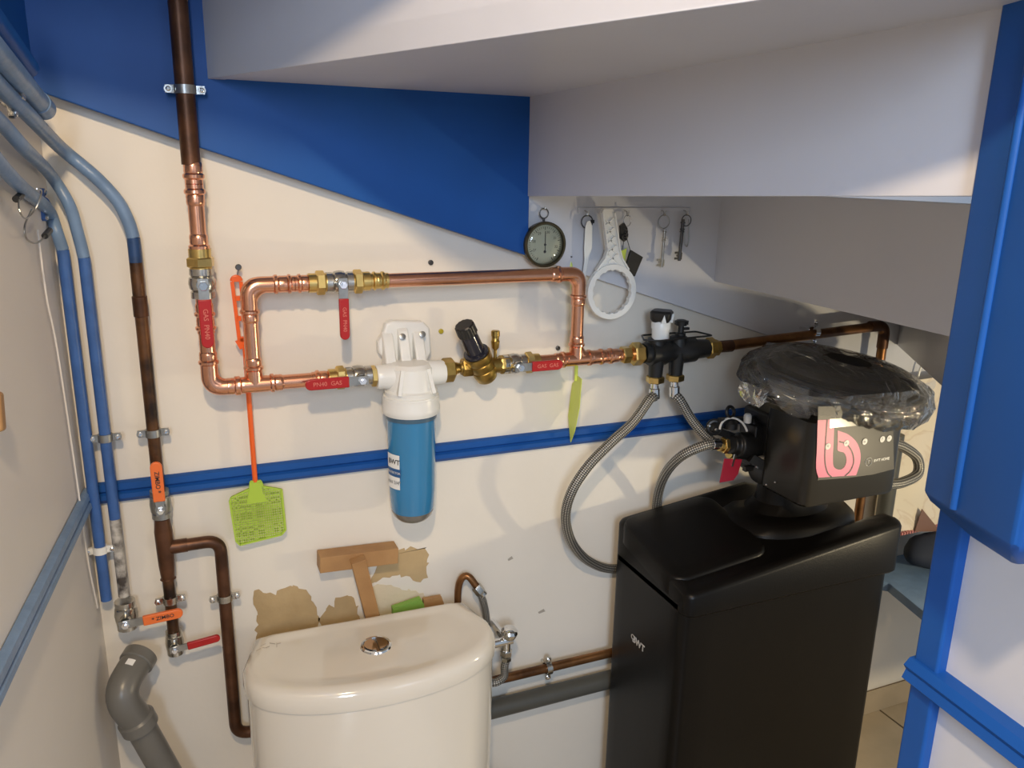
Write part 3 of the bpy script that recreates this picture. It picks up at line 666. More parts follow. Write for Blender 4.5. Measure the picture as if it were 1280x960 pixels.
# fat tube at the top left
bm = NB(); pA = PL(-60, -2, .045); pB = PL(55, 136, .040); lathe(bm, pA, pB-pA, [(0, .0125), ((pB-pA).length-.03, .0125), ((pB-pA).length-.029, .0138), ((pB-pA).length, .0138), ((pB-pA).length, .010), ((pB-pA).length-.05, .010)], 24)
tag(obj('waste_tube', bm, M_pblue), 'pale blue open-ended tube along the top of the left wall', 'tube')
bm = NB(); pA = PL(-70, -60, .03); pB = PL(34, 84, .03); cyl(bm, pA, pB, .013, 16); tag(obj('blue_pipe', bm, M_blue), 'dark blue pipe above the open-ended tube in the top left corner', 'pipe')
clip('chrome clip at the top left edge joining the pale pipes', PL(12, 118, .028), (PL(30, 143, .03)-PL(0, 108, .03)), .0125, M_chrome, wall=LN, depth=.028)
# wire with black tips
t = thing('wire_loop', 'thin wire loops with black tips hanging on the left wall pipe', 'wire', PL(45, 300, .03))
bm = NB(); tube(bm, crom([PL(24, 245, .02), PL(24, 262, .03), PL(32, 273, .03), PL(44, 262, .035), PL(52, 240, .045), PL(46, 236, .05)], 6), .0010, 6)
tube(bm, crom([PL(40, 262, .02), PL(31, 282, .02), PL(33, 298, .02), PL(44, 304, .02), PL(54, 298, .02), PL(58, 290, .02)], 6), .0012, 6); obj('wire', bm, M_steel, t)
for a, b in (((20, 249), (27, 243)), ((56, 295), (62, 288))):
    bm = NB(); cyl(bm, PL(*a, .02), PL(*b, .02), .0042, 10); obj('tip', bm, M_black, t)
clip('blue painted clip at the bend of the leftmost pipe', P(53, 256, .045), (P(71, 290, .03)-PL(28, 235, .022)), .0086, M_mblue, wall=LN, depth=.025)
# wooden peg on left wall
bm = NB(); a = PL(-10, 490, .010); b = PL(-6, 540, .010); bar(bm, a, b, V((0, -1, 0)), .022, .018); tag(obj('wooden_peg', bm, M_wood, bevel=.004), 'small varnished wooden peg at the left edge of the picture', 'peg')

# ================================================================ GREY PVC ELBOW lower left
gp = thing('waste_pipe', 'grey plastic waste pipe with open elbow in the lower left corner', 'waste pipe', P(235, 1000, .10))
g0 = P(173, 824, .055); g1 = P(146, 868, .11); g2 = P(171, 900, .10); g3 = P(245, 1030, .085)
bm = NB(); tube(bm, fillet([g0+(g0-g1)*.1, g1, g1+(g2-g1)*1.1], .035, 8), .0245, 28); lathe(bm, g0-(g0-g1).normalized()*.010, g0-g1, [(0, .0255), (.002, .0275), (.018, .0275), (.018, .021), (-.01, .021)], 28); obj('elbow', bm, M_gpvc, gp)
bm = NB(); dd = (g3-g2).normalized(); lathe(bm, g2-dd*.004, dd, [(-.004, .0245), (0, .0285), (.018, .0285), (.019, .024)], 28); obj('collar', bm, M_gpvc, gp)
bm = NB(); cyl(bm, g2, g3, .0225, 28); obj('pipe', bm, M_gpvc, gp)
bm = NB(); lc = g0+(g1-g0)*.35; yv = (g0-g1).normalized(); 
vd = (EYE-lc).normalized(); vd = (vd-yv*vd.dot(yv)).normalized(); sd = yv.cross(vd)
rings = []
for s_ in (-1, 1): rings.append([lc+yv*(.0055*s_)+(vd*math.cos(a_)+sd*math.sin(a_))*.0252 for a_ in [(-.1-.1*k) for k in range(6)]])
vs = [[bm.verts.new(p) for p in r] for r in rings]
for k in range(5): bm.faces.new((vs[0][k], vs[0][k+1], vs[1][k+1], vs[1][k]))
obj('sticker', bm, M_wprint, gp, 'small white sticker')
# low pipes right of the cistern
bm = NB(); cyl(bm, (.45, -.030, .399), (.860, -.030, .399), .0096, 18); tag(obj('brown_pipe', bm, M_brown2), 'low brown copper pipe between cistern and black cabinet', 'pipe')
clip('chrome clip on the low brown pipe between cistern and cabinet', (P(685, 830, .03).x, -.03, .399), XR, .012, M_chrome, depth=.03)
bm = NB(); cyl(bm, (.40, -.028, .331), (.850, -.028, .331), .0195, 24); tag(obj('grey_pipe', bm, M_gpvcd), 'dark grey plastic pipe low on the wall between cistern and cabinet', 'pipe')
bm = NB(); q = P(1105, 630, .04); cyl(bm, (q.x, -.045, .02), (q.x, -.045, q.z+.18), .019, 24); tag(obj('grey_pipe', bm, M_gpvcd), 'dark grey upright pipe showing under the control head', 'pipe')

# ================================================================ FLY SWATTERS
fs = thing('fly_swatter', 'fly swatter with orange handle and lime green mesh head on a nail', 'fly swatter', P(320, 680, .025))
of = .022
def plate(pxs, off, th, bm=None):
    bm = bm or NB(); prism(bm, [P(u, v, off) for u, v in pxs], (0, -th, 0)); return bm
bm = NB()
tube(bm, [P(306, 430, of), P(319, 602, of)], .0042, 10)
bar(bm, P(299, 424, of), P(305, 434, of), XR, .014, .006)
# looped grip: outline bars
Lp = [(293, 353), (303, 428)]; 
for a, b in (((290, 352), (299, 425)), ((301, 352), (308, 425))): bar(bm, P(*a, of), P(*b, of), XR, .0055, .006)
for v in (349, 373, 398, 424):
    u = 290+(v-352)*9/73; bar(bm, P(u, v, of), P(u+11, v-.5, of), UP, .0075 if v > 349 else .008, .006)
torus(bm, P(295.5, 351, of), OUT, .0068, .0028, 16, 8, PI, 2*PI)
obj('handle', bm, M_orange2, fs)
hd = [(313, 602), (326, 601), (329, 608), (352, 612), (357, 662), (352, 668), (300, 681), (295, 676), (287, 627), (289, 622), (312, 611)]
def pin(u, v):
    c = False; n = len(hd)
    for i in range(n):
        (x1, y1), (x2, y2) = hd[i], hd[(i+1) % n]
        if (y1 > v) != (y2 > v) and u < (x2-x1)*(v-y1)/(y2-y1)+x1: c = not c
    return c
bm = NB(); pts = [P(u, v, of+.001) for u, v in hd]
for i in range(len(pts)): bar(bm, pts[i], pts[(i+1) % len(pts)], OUT, .004, .0028)
obj('head_rim', bm, M_green, fs)
bm = NB(); plate([(313, 602), (326, 601), (328, 615), (334, 626), (308, 630), (311, 615)], of, .002, bm); obj('head_socket', bm, M_green, fs)
bm = NB()
def clipline(a, b):
    n = 60; on = None
    for k in range(n+1):
        t = k/n; u = a[0]+(b[0]-a[0])*t; v = a[1]+(b[1]-a[1])*t; i = pin(u, v)
        if i and on is None: on = (u, v)
        if (not i or k == n) and on is not None:
            bar(bm, P(*on, of+.001), P(u, v, of+.001), OUT, .0012, .0019); on = None
for k in range(27): u = 284+k*2.85; clipline((u-4, 598), (u+6, 688))
for k in range(32): v = 596+k*3; clipline((280, v+5), (362, v-7))
tag(obj('head_mesh', bm, M_green, fs), 'fine lime green grid', kind='stuff')
bm = NB(); cyl(bm, P(298, 334, 0), P(298, 334, .024), .0016, 8); lathe(bm, P(298, 334, .024), OUT, [(0, .005), (.002, .004)], 12); tube(bm, [P(298, 334, .02), P(296, 350, of)], .0008, 6)
tag(obj('nail', bm, M_keyd), 'dark nail holding the orange handled fly swatter', 'nail')
# second swatter, edge on
f2 = thing('fly_swatter', 'yellow green fly swatter seen edge-on behind the right copper drop', 'fly swatter', P(716, 552, .05))
a_ = P(722, 476, .025); 
def q2(u, v, o): return P(u, v, o)
bm = NB(); prism(bm, [q2(715, 480, .010), q2(722, 470, .030), q2(727, 474, .065), q2(724, 510, .075), q2(718, 540, .062), q2(713, 553, .035), q2(710, 520, .012)], V((.0012, 0, 0))); obj('head', bm, M_green2, f2)
bm = NB(); tube(bm, [q2(720, 476, .025), q2(721, 440, .022), V((xt+.006, -.022, zt-.02)), V((xt+.004, -.014, zt+.02))], .0035, 8); obj('handle', bm, M_green2, f2)
bm = NB(); cyl(bm, V((xt+.004, 0, zt+.026)), V((xt+.004, -.02, zt+.026)), .0015, 8); tag(obj('nail', bm, M_keyd), 'small nail behind the top right copper elbow', 'nail')

# ================================================================ BAROMETER
bc = P(682, 306, .040); bc.y = 0
ba = thing('barometer', 'round barometer with bronze rim and cream dial hanging from a nail', 'barometer', (bc.x, 0, bc.z-.045))
def at(dx, dz, y): return V((bc.x+dx, y, bc.z+dz))
bm = NB(); lathe(bm, at(0, 0, -.020), OUT, [(0, .034), (.002, .0385), (.014, .0410), (.020, .0405), (.022, .0385), (.022, .0360), (.018, .0352)], 48, True, False); obj('case', bm, M_old, ba)
bm = NB(); lathe(bm, at(0, 0, -.0205), OUT, [(0, .0355), (.0165, .0355)], 48); obj('dial', bm, M_dial, ba)
bm = NB()
for k in range(41):
    an = math.radians(-150+k*7.5); s_, c_ = math.sin(an), math.cos(an); l0 = .0285 if k % 5 else .0262
    bar(bm, at(s_*l0, c_*l0, -.0373), at(s_*.0318, c_*.0318, -.0373), V((c_, 0, -s_)), .0006 if k % 5 else .0011, .0004)
obj('scale_marks', bm, M_dprint, ba)
for s, an in (('28', -75), ('29', -30), ('30', 15), ('31', 60), ('32', 100), ('27', -115)):
    a = math.radians(an); text('numeral', s, at(math.sin(a)*.0225, math.cos(a)*.0225, -.0373), XR, UP, .0065, M_dprint, ba, .0001)
bm = NB(); bar(bm, at(0, -.012, -.0385), at(0, .024, -.0385), XR, .0013, .0006); lathe(bm, at(0, 0, -.0378), OUT, [(0, .0022), (.002, .0018)], 12); lathe(bm, at(0, -.0125, -.0378), OUT, [(0, .0027), (.001, .0022)], 12); obj('needle', bm, M_dprint, ba)
bm = NB(); lathe(bm, at(0, 0, -.0375), OUT, [(0, .0355), (.0035, .030), (.0055, .018), (.0062, .0)], 40, False, False); obj('glass', bm, M_glass, ba)
bm = NB(); torus(bm, at(0, .0545, -.030), OUT, .0085, .0012, 24, 8); cyl(bm, at(0, .040, -.030), at(0, .0465, -.030), .0022, 10); obj('hanging_ring', bm, M_keyd, ba)
bm = NB(); cyl(bm, at(0, .0628, 0), at(0, .0628, -.034), .0012, 8); cyl(bm, at(0, .0628, -.034), at(0, .066, -.034), .0012, 8); tag(obj('nail', bm, M_steel), 'thin nail under the stair edge that carries the barometer', 'nail')

# ================================================================ HOOK STRIP, TOOLS, KEYS
sy = .018
hz = P(790, 264, sy+.01).z; hx0 = P(722, 264, sy).x; hx1 = P(862, 264, sy).x
hk = thing('hook_strip', 'narrow white hook strip under the stair with five hooks', 'hook strip', ((hx0+hx1)/2, -sy, hz-.01))
bm = NB(); box(bm, (hx0, -sy-.003, hz-.004), (hx1, -sy-.0002, hz+.006)); obj('strip', bm, M_white, hk)
def hook(u):
    x = P(u, 268, sy+.01).x; bm = NB(); tube(bm, crom([V((x, -sy-.002, hz+.001)), V((x, -sy-.011, hz-.001)), V((x, -sy-.013, hz-.008)), V((x, -sy-.017, hz-.006)), V((x, -sy-.019, hz+.001))], 5), .0011, 8); obj('hook', bm, M_chrome, hk)
    return V((x, -sy-.014, hz-.009))
H1, H2, H3, H4, H5 = [hook(u) for u in (733, 758, 783, 829, 857)]
# white filter wrench
fw = thing('filter_wrench', 'large white plastic filter wrench with latticed handle and ring jaw', 'wrench', P(762, 398, .04))
fo = .041
bm = NB(); cx_ = P(762, 364, fo); Ro = (P(793, 364, fo)-P(731, 364, fo)).length/2*.97; Ri = Ro*.80
nn = 96; outer = []; inner = []
for k in range(nn):
    an = 2*PI*k/nn; d = V((math.cos(an), 0, math.sin(an))); outer.append(cx_+d*Ro); inner.append(cx_+d*(Ri-(.0018 if k % 6 in (0, 1) else 0)))
ri = [[x+OUT*0 for x in outer], [x+OUT*.011 for x in outer], [x+OUT*.011 for x in inner], [x for x in inner]]
loft(bm, ri, closed=True); obj('ring_jaw', bm, M_wplas, fw, bevel=.001)
htop = P(758, 264, fo); hb = cx_+UP*Ro*.97
bm = NB(); wa = .0105; wb_ = .024
q = [htop+V((-.009, 0, .004)), htop+V((.009, 0, .004)), htop+V((.0135, 0, -.004)), V((cx_.x+.0135, cx_.y, hb.z+.030)), V((cx_.x+.016, cx_.y, hb.z+.018)), V((cx_.x+.028, cx_.y, hb.z-.002)), V((cx_.x+.040, cx_.y, hb.z-.016)), V((cx_.x+.028, cx_.y, hb.z-.010)), V((cx_.x+.010, cx_.y, hb.z-.004)), V((cx_.x-.010, cx_.y, hb.z-.004)), V((cx_.x-.028, cx_.y, hb.z-.010)), V((cx_.x-.040, cx_.y, hb.z-.016)), V((cx_.x-.028, cx_.y, hb.z-.002)), V((cx_.x-.016, cx_.y, hb.z+.018)), V((cx_.x-.0135, cx_.y, hb.z+.030)), htop+V((-.0135, 0, -.004))]
prism(bm, [x+OUT*.003 for x in q], OUT*.004); obj('handle_web', bm, M_wplas, fw)
bm = NB()
for sg in (-1, 1):
    pts = [htop+V((sg*.0125, 0, -.002)), V((cx_.x+sg*.0125, cx_.y, hb.z+.028)), V((cx_.x+sg*.018, cx_.y, hb.z+.012)), V((cx_.x+sg*.034, cx_.y, hb.z-.010))]
    for i in range(3): bar(bm, pts[i]+OUT*.0055, pts[i+1]+OUT*.0055, OUT, .011, .003)
obj('handle_rim', bm, M_wplas, fw, bevel=.001)
bm = NB(); z_a = htop.z-.012; z_b = hb.z+.004; nx = 5; st_ = (z_a-z_b)/nx
for k in range(nx):
    for sg in (-1, 1): 
        f0, f1 = k/nx, (k+1)/nx; xa_, xb_ = htop.x+(cx_.x-htop.x)*f0, htop.x+(cx_.x-htop.x)*f1; bar(bm, V((xa_-sg*.0105, cx_.y-.0085, z_a-k*st_)), V((xb_+sg*.0105, cx_.y-.0085, z_a-(k+1)*st_)), OUT, .003, .0026)
obj('lattice', bm, M_wplas, fw)
# second white tool edge on with cable tie
w2 = thing('plastic_strap', 'narrow white plastic tool seen edge-on hanging by a black tie', 'tool', P(729, 375, .03))
bm = NB(); loft(bm, [[P(u-wd_, v, .034), P(u+wd_, v, .034), P(u+wd_, v, .020), P(u-wd_, v, .020)] for u, v, wd_ in ((736, 276, 2), (736, 283, 4.5), (735, 310, 5), (733, 325, 2.5), (730, 345, 2.2), (729, 372, 2.2))]); obj('blade', bm, M_wplas, w2, bevel=.001)
bm = NB(); torus(bm, H1+V((0, 0, -.0095)), OUT, .0115, .0012, 24, 8); obj('tie', bm, M_black, w2, 'black cable tie')
bm = NB(); box(bm, H1+V((.009, -.003, -.012)), H1+V((.0135, .003, -.006))); obj('tie_lock', bm, M_black, w2)
# key bunch
kb = thing('key_bunch', 'bunch of keys with lime and black tags behind the white wrench', 'keys', P(790, 345, .03))
bm = NB(); torus(bm, H3+V((0, 0, -.0085)), V((.3, -1, 0)), .0105, .0009, 24, 8); obj('split_ring', bm, M_bright, kb)
bm = NB()
for k in range(5):
    c = P(781, 284+k*3.2, .034+.002*k); torus(bm, c, V((math.cos(k*1.3), math.sin(k*1.3)-1, .4)), .0055, .0014, 14, 6)
obj('chain', bm, M_keyd, kb)
bm = NB(); plate([(774, 282), (779, 278), (783, 285), (784, 296), (779, 302), (774, 298)], .036, .004, bm); obj('leather_tab', bm, M_black, kb)
bm = NB(); plate([(775, 314), (783, 310), (780, 332), (772, 326)], .034, .002, bm); obj('lime_tag', bm, M_green2, kb, 'lime green key tag', bevel=.0005)
bm = NB(); plate([(787, 312), (802, 321), (792, 345), (786, 346), (779, 338)], .036, .006, bm); obj('black_tag', bm, M_black, kb, 'black rectangular fob', bevel=.001)
bm = NB(); tube(bm, [P(780, 300, .036), P(778, 312, .036)], .0008, 6); tube(bm, [P(783, 296, .038), P(788, 314, .038)], .0008, 6); obj('cord', bm, M_keyd, kb)
# big single key
def bitkey(name, label, hp, top, tip, mt, ringR, bit=True, wide=1):
    t = thing(name, label, 'key', tip)
    bm = NB(); torus(bm, hp+V((0, 0, -ringR+.002)), OUT, ringR, .0010, 24, 8); obj('ring', bm, mt, t)
    bm = NB(); d = (tip-top).normalized(); cyl(bm, top, tip, .0026*wide, 12)
    for f in (.06, .22, .28): lathe(bm, top+d*(tip-top).length*f, d, [(0, .0028*wide), (.0008, .0040*wide), (.0022, .0040*wide), (.003, .0028*wide)], 12)
    obj('shank', bm, mt, t)
    if bit:
        L_ = (tip-top).length; bm = NB(); s = -XR
        for f, l in ((.80, .011), (.87, .007), (.94, .011)): bar(bm, top+d*L_*f, top+d*L_*f+s*l, d, L_*.05, .0022)
        bar(bm, top+d*L_*.80, top+d*L_*.97, s, .010, .0018); obj('bit', bm, mt, t)
    return t
bitkey('door_key', 'bright old door key on a round ring, left of the two dark keys', H4, P(831, 286, .033), P(827, 334, .033), M_keym, .0125)
bitkey('door_key', 'dark iron door key, rightmost on the hook strip, larger of the pair', H5, P(854, 274, .033), P(849, 326, .034), M_keyd, .0105, wide=1.2)
t = thing('small_key', 'slim steel key hanging behind the rightmost dark key', 'key', P(859, 309, .03)); bm = NB(); tube(bm, fillet([P(857, 272, .03), P(855, 292, .03), P(856, 306, .03), P(859, 309, .03), P(861, 302, .03), P(861, 274, .03)], .004, 4), .0011, 8); obj('shank', bm, M_keym, t)
# loose screws in the wall
for u, v, lab, mt_, o_ in ((538, 328, 'small dark screw in the wall right of the top valve', M_keyd, .004), (697, 435, 'dark screw plug in the wall left of the right copper drop', M_keyd, .003), (551, 414, 'tiny yellow wall plug right of the filter bracket', mat('yellow_plug', (.45, .36, .02), .5), .003)):
    bm = NB(); lathe(bm, P(u, v, 0), OUT, [(0, .0045), (o_, .0045), (o_+.001, .003)], 10); tag(obj('wall_screw', bm, mt_), lab, 'screw')

# ================================================================ TIMBER BEHIND CISTERN
t = thing('timber_prop', 'raw wooden T made of two battens propped behind the cistern', 'wood', P(465, 770, .03))
bm = NB(); a = P(398, 702, .022); b = P(495, 690, .022); bar(bm, a, b, UP, .030, .034); obj('cross_batten', bm, M_wood, t, bevel=.001)
bm = NB(); a = P(447, 699, .048); b = P(473, 800, .028); bar(bm, a, b, XR, .026, .020); obj('stem_batten', bm, M_wood, t, bevel=.001)
bm = NB(); plate([(489, 757), (524, 745), (528, 752), (530, 775), (490, 775)], .012, .012, bm); tag(obj('green_card', bm, mat('leaf_green', (.22, .42, .07), .6)), 'green card edge sticking up behind the cistern', 'card')
bm = NB(); plate([(528, 747), (550, 743), (553, 751), (553, 775), (528, 775)], .012, .010, bm); tag(obj('wood_offcut', bm, M_wood), 'small brown wood offcut behind the cistern, right of the green card', 'wood')

# ================================================================ TOILET
tc_ = V((.262, 0, 0)); rotc = math.radians(-2)
wc = thing('toilet', 'white ceramic toilet with curved cistern and chrome push button', 'toilet', (.272, -.3, 0))
def ctn(hw, front, back, side, n=28, z=0):
    pts = []
    b0 = [(-hw+.040, back), (-hw+.022, back-.004), (-hw, side+.012), (-hw, side)]
    pts += b0
    for k in range(1, n):
        an = PI-PI*k/n; x = hw*math.cos(an); y = side-(side-front)*(abs(math.sin(an))**.82); pts.append((x, y))
    pts += [(hw, side), (hw, side+.012), (hw-.022, back-.004), (hw-.040, back)]
    Rm = Matrix.Rotation(rotc, 3, 'Z'); piv = V((0, -.16, 0))
    return [tc_+piv+Rm @ (V((x, y, 0))-piv)+UP*z for x, y in pts]
ZT = .618
bm = NB()
def sc_ring(k, z):
    return ctn(.212-k, -.268+k*1.0, -.055-k*.6, -.150+k*0, z=z)
loft(bm, [sc_ring(.006, .318), sc_ring(.004, .40), sc_ring(.003, .5), sc_ring(.003, .580)], True, True); obj('cistern', bm, M_ceram, wc)
bm = NB(); loft(bm, [sc_ring(.006, .5815), sc_ring(-.001, .5825), sc_ring(-.002, .590), sc_ring(-.001, .606), sc_ring(.004, .6145), sc_ring(.012, .6185), sc_ring(.022, .6185), sc_ring(.034, .6150), sc_ring(.052, .6140), sc_ring(.09, .6165)], True, True); obj('cistern_lid', bm, M_ceram, wc)
bcn = PZ(470, 807, .617)
bm = NB(); lathe(bm, bcn+UP*-.006, UP, [(0, .026), (.006, .0270), (.0085, .0255), (.009, .0225), (.006, .0215), (.006, 0)], 36, True, False); btn = obj('push_button', bm, M_bright, wc, 'round chrome push button')
bm = NB()
for sg in (-1, 1):
    q = [bcn+V((.0018*sg+sg*abs(.0185*math.cos(math.radians(a))), .0185*math.sin(math.radians(a)), .001)) for a in range(-85, 86, 17)]
    prism(bm, q, (0, 0, .0035))
obj('button_half', bm, M_bright, btn)
bm = NB()
for a, b in (((320, 815), (326, 812)), ((326, 809), (332, 806)), ((328, 811), (331, 811)), ((332, 811), (337, 809)), ((337, 805), (344, 806)), ((346, 805), (346, 810)), ((346, 806), (351, 805))):
    p_ = PZ(*a, .6165); q_ = PZ(*b, .6165); p_.z = q_.z = .6185; bar(bm, p_, q_, V((0, 1, 0)), .0009, .0006)
obj('pencil_scribble', bm, M_pencil, wc, 'faint grey pencil marks on the lid corner')
# pan below (stands on the floor)
def oval(hw, y0, y1, z, n=32): 
    cy = (y0+y1)/2; return [V((.272+hw*math.cos(2*PI*k/n), cy+(y0-y1)/2*math.sin(2*PI*k/n), z)) for k in range(n)]
bm = NB(); loft(bm, [oval(.11, -.08, -.50, 0), oval(.105, -.08, -.49, .04), oval(.11, -.07, -.50, .16), oval(.16, -.06, -.60, .28), oval(.180, -.055, -.655, .318)], True, True); obj('pan', bm, M_ceram, wc)
bm = NB(); loft(bm, [oval(.178, -.275, -.655, .3185), oval(.182, -.270, -.660, .325), oval(.178, -.275, -.655, .338)], True, True); obj('seat_lid', bm, M_ceram, wc)
# supply pipe and hose behind the cistern
ss = thing('supply_hose', 'bent copper pipe with chrome nut and braided hose behind the cistern', 'hose', P(606, 790, .03))
bm = NB(); tube(bm, crom([P(572, 762, .016), P(573, 735, .018), P(578, 722, .022), P(586, 721, .028), P(595, 732, .035)], 8), .0070, 12); obj('copper_bend', bm, M_brown2, ss)
bm = NB(); dn = P(603, 742, .04)-P(595, 732, .035); hexnut(bm, P(598, 737, .038), dn, .018, .0105); lathe(bm, P(595, 732, .035), dn, [(0, .0085), (.025, .0085)], 12); obj('nut', bm, M_chrome, ss)
bm = NB(); tube(bm, crom([P(600, 741, .04), P(605, 755, .04), P(608, 772, .035), P(610, 800, .03), P(610, 830, .03)], 8), .0070, 12, uv=True); obj('braid', bm, M_braid, ss)
# angle valve
av = thing('angle_valve', 'chrome angle valve beside the right end of the cistern', 'valve', P(632, 815, .06))
vc = P(633, 801, .075)
bm = NB(); cyl(bm, vc+V((0, .075, 0)), vc, .008, 16); cyl(bm, vc+V((-.062, 0, -.001)), vc+V((.012, 0, 0)), .0085, 16); lathe(bm, vc+V((-.03, 0, -.001)), -XR, [(0, .010), (.003, .0125), (.006, .010), (.008, .0125), (.012, .0125), (.014, .010)], 16)
cyl(bm, vc, vc+UP*-.030, .0085, 16); obj('body', bm, M_bright, av)
bm = NB(); lathe(bm, vc+V((.002, 0, .004)), V((.15, -.25, 1)), [(0, .008), (.006, .014), (.010, .016), (.020, .0165), (.025, .013), (.027, .006)], 10); obj('knob', bm, M_bright, av)
bm = NB(); hexnut(bm, vc+UP*-.026, UP, .012, .0125); hexnut(bm, vc+UP*-.040, UP, .008, .0105, .3); obj('nut', bm, M_chrome, av)
bm = NB(); tube(bm, crom([vc+UP*-.044, vc+UP*-.058+V((-.003, 0, 0)), P(630, 845, .075), P(622, 852, .08), P(612, 853, .075), P(600, 846, .05)], 8), .0078, 12, uv=True); obj('hose', bm, M_braid, av, 'short braided hose')

# ================================================================ WATER SOFTENER
ws = thing('water_softener', 'tall black water softener cabinet with control head standing on the floor', 'water softener', (1.04, -.17, 0))
SX0, SX1, SY0, SY1 = .787, 1.295, -.311, -.052
def sm(x): x = max(0, min(1, x)); return x*x*(3-2*x)
def ftop(x, y):
    f = .686+(x-.8)/.49*.060+(y-SY0)/.28*.048
    return f-.085*sm((x-1.10)/.16)*sm((y+.285)/.13)
def rrect(x0, x1, y0, y1, k, n=5, sub=8):
    o = []
    for (cx, cy, a), (nx_, ny_) in zip(((x1-k, y1-k, 0), (x0+k, y1-k, 90), (x0+k, y0+k, 180), (x1-k, y0+k, 270)), ((x0+k, y1), (x0, y0+k), (x1-k, y0), (x1, y1-k))):
        for j in range(n): an = math.radians(a+j*90/(n-1)); o.append((cx+k*math.cos(an), cy+k*math.sin(an)))
        lx, ly = o[-1]
        for j in range(1, sub): o.append((lx+(nx_-lx)*j/sub, ly+(ny_-ly)*j/sub))
    return o
bm = NB(); lo_ = rrect(SX0, SX1-.012, SY0+.012, SY1, .018)
loft(bm, [[V((x, y, 0)) for x, y in lo_], [V((x, y, .01)) for x, y in lo_], [V((x, y, .655)) for x, y in lo_]]); obj('cabinet', bm, M_black2, ws)
bm = NB(); ri = []
for ins, dz, zz in ((.004, 0, .640), (0, 0, .645), (0, -.008, None), (.002, -.003, None), (.006, 0, None), (.016, .001, None), (.024, -.001, None), (.05, -.003, None), (.08, -.003, None), (.11, -.003, None), (.13, -.003, None)):
    rc = rrect(SX0+ins, SX1-ins, SY0+ins, SY1-ins, max(.018-ins*.1, .004))
    ri.append([V((x, y, zz if zz else ftop(x, y)+dz)) for x, y in rc])
for row in ri[:2]:
    for k, v in enumerate(row): v.z = v.z
loft(bm, ri); obj('top_housing', bm, M_black2, ws)
# salt lid (follows the slope)
bm = NB(); rl_ = []
for ins, dz in ((0, -.035), (0, -.001), (.002, .003), (.006, .005), (.03, .0052), (.06, .0052), (.09, .0052)):
    rc = rrect(SX0-.002+ins, 1.000-ins, -.270+ins, SY1-.012-ins, .030-ins*.2)
    rl_.append([V((x, y, ftop(max(x, SX0), y)+dz)) for x, y in rc])
loft(bm, rl_); obj('salt_lid', bm, M_black2, ws)
# low neck dome under the head
bm = NB(); nc = V((1.13, -.155, 0)); rings = []
for rr_, z_ in ((.155, -.03), (.150, .006), (.135, .020), (.115, .026), (.090, .028), (.070, .045), (.062, .09)):
    rings.append([V((nc.x+rr_*math.cos(2*PI*k/40)*1.05, nc.y+rr_*.72*math.sin(2*PI*k/40), .722+z_)) for k in range(40)])
loft(bm, rings); obj('neck', bm, M_black2, ws)
text('lettering', 'BWT', (SX0-.0012, P(797, 803, .2).y, 0), V((0, -1, 0)), UP, .020, mat('silver_print', (.5, .48, .45), .4), ws, .0003, bold=.0006)
lt = bpy.data.objects[[o.name for o in bpy.data.objects if o.name.startswith('lettering')][-1]]
pl = PX(798, 805, SX0-.0012)
for o in bpy.data.objects:
    if o.parent == ws and o.name.startswith('lettering'):
        for v in o.data.vertices: v.co.y += pl.y-P(797, 803, .2).y; v.co.z += pl.z
bm = NB(); q_ = PX(791, 796, SX0-.001); lathe(bm, q_, -XR, [(0, .0055), (.0006, .0055)], 20); obj('emblem', bm, MATS['silver_print'], ws)
bm = NB(); q_ = PX(791, 796, SX0-.0017); lathe(bm, q_, -XR, [(0, .0034), (.0004, .0034)], 20); obj('emblem_centre', bm, M_black2, ws)
# ---- control head
HX0, HX1, HY0, HY1, HZ0, HZ1 = 1.043, 1.277, -.290, -.165, .806, .972
bm = NB(); rh = rrect(HX0, HX1, HY0, HY1, .016); loft(bm, [[V((HX0+.005+(x-HX0)*.96, y+.003, HZ0)) for x, y in rh], [V((x, y, HZ0+.006)) for x, y in rh], [V((x, y, HZ1)) for x, y in rh]]); ch = obj('control_head', bm, M_head, ws)
yf = HY0-.0005
def face(pxs, th=.0008, lift=0): 
    bm = NB(); prism(bm, [P(u, v, -(HY0-lift)) for u, v in pxs], (0, -th, 0)); return bm
obj('front_panel', face([(1022, 508), (1115, 505), (1117, 586), (1090, 593), (1060, 597), (1022, 600)], .0012), M_panel, ch)
def curve(pxs, n=6):
    pts = crom([V((u, v, 0)) for u, v in pxs], n); return [(p.x, p.y) for p in pts]
lf_ = .0012
def rib(pxs, wd0, mt, name, lift=lf_, th=.0005):
    pts = [P(u, v, -(HY0-lift)) for u, v in pxs]; bm = NB(); n = len(pts); A = []; B = []
    for i in range(n):
        d = (pts[min(i+1, n-1)]-pts[max(i-1, 0)]).normalized(); s = d.cross(OUT).normalized()*wd0*.5; A.append(pts[i]+s); B.append(pts[i]-s)
    va = [bm.verts.new(x+OUT*th) for x in A]; vb = [bm.verts.new(x+OUT*th) for x in B]
    for i in range(n-1): bm.faces.new((va[i], va[i+1], vb[i+1], vb[i]))
    return obj(name, bm, mt, ch)
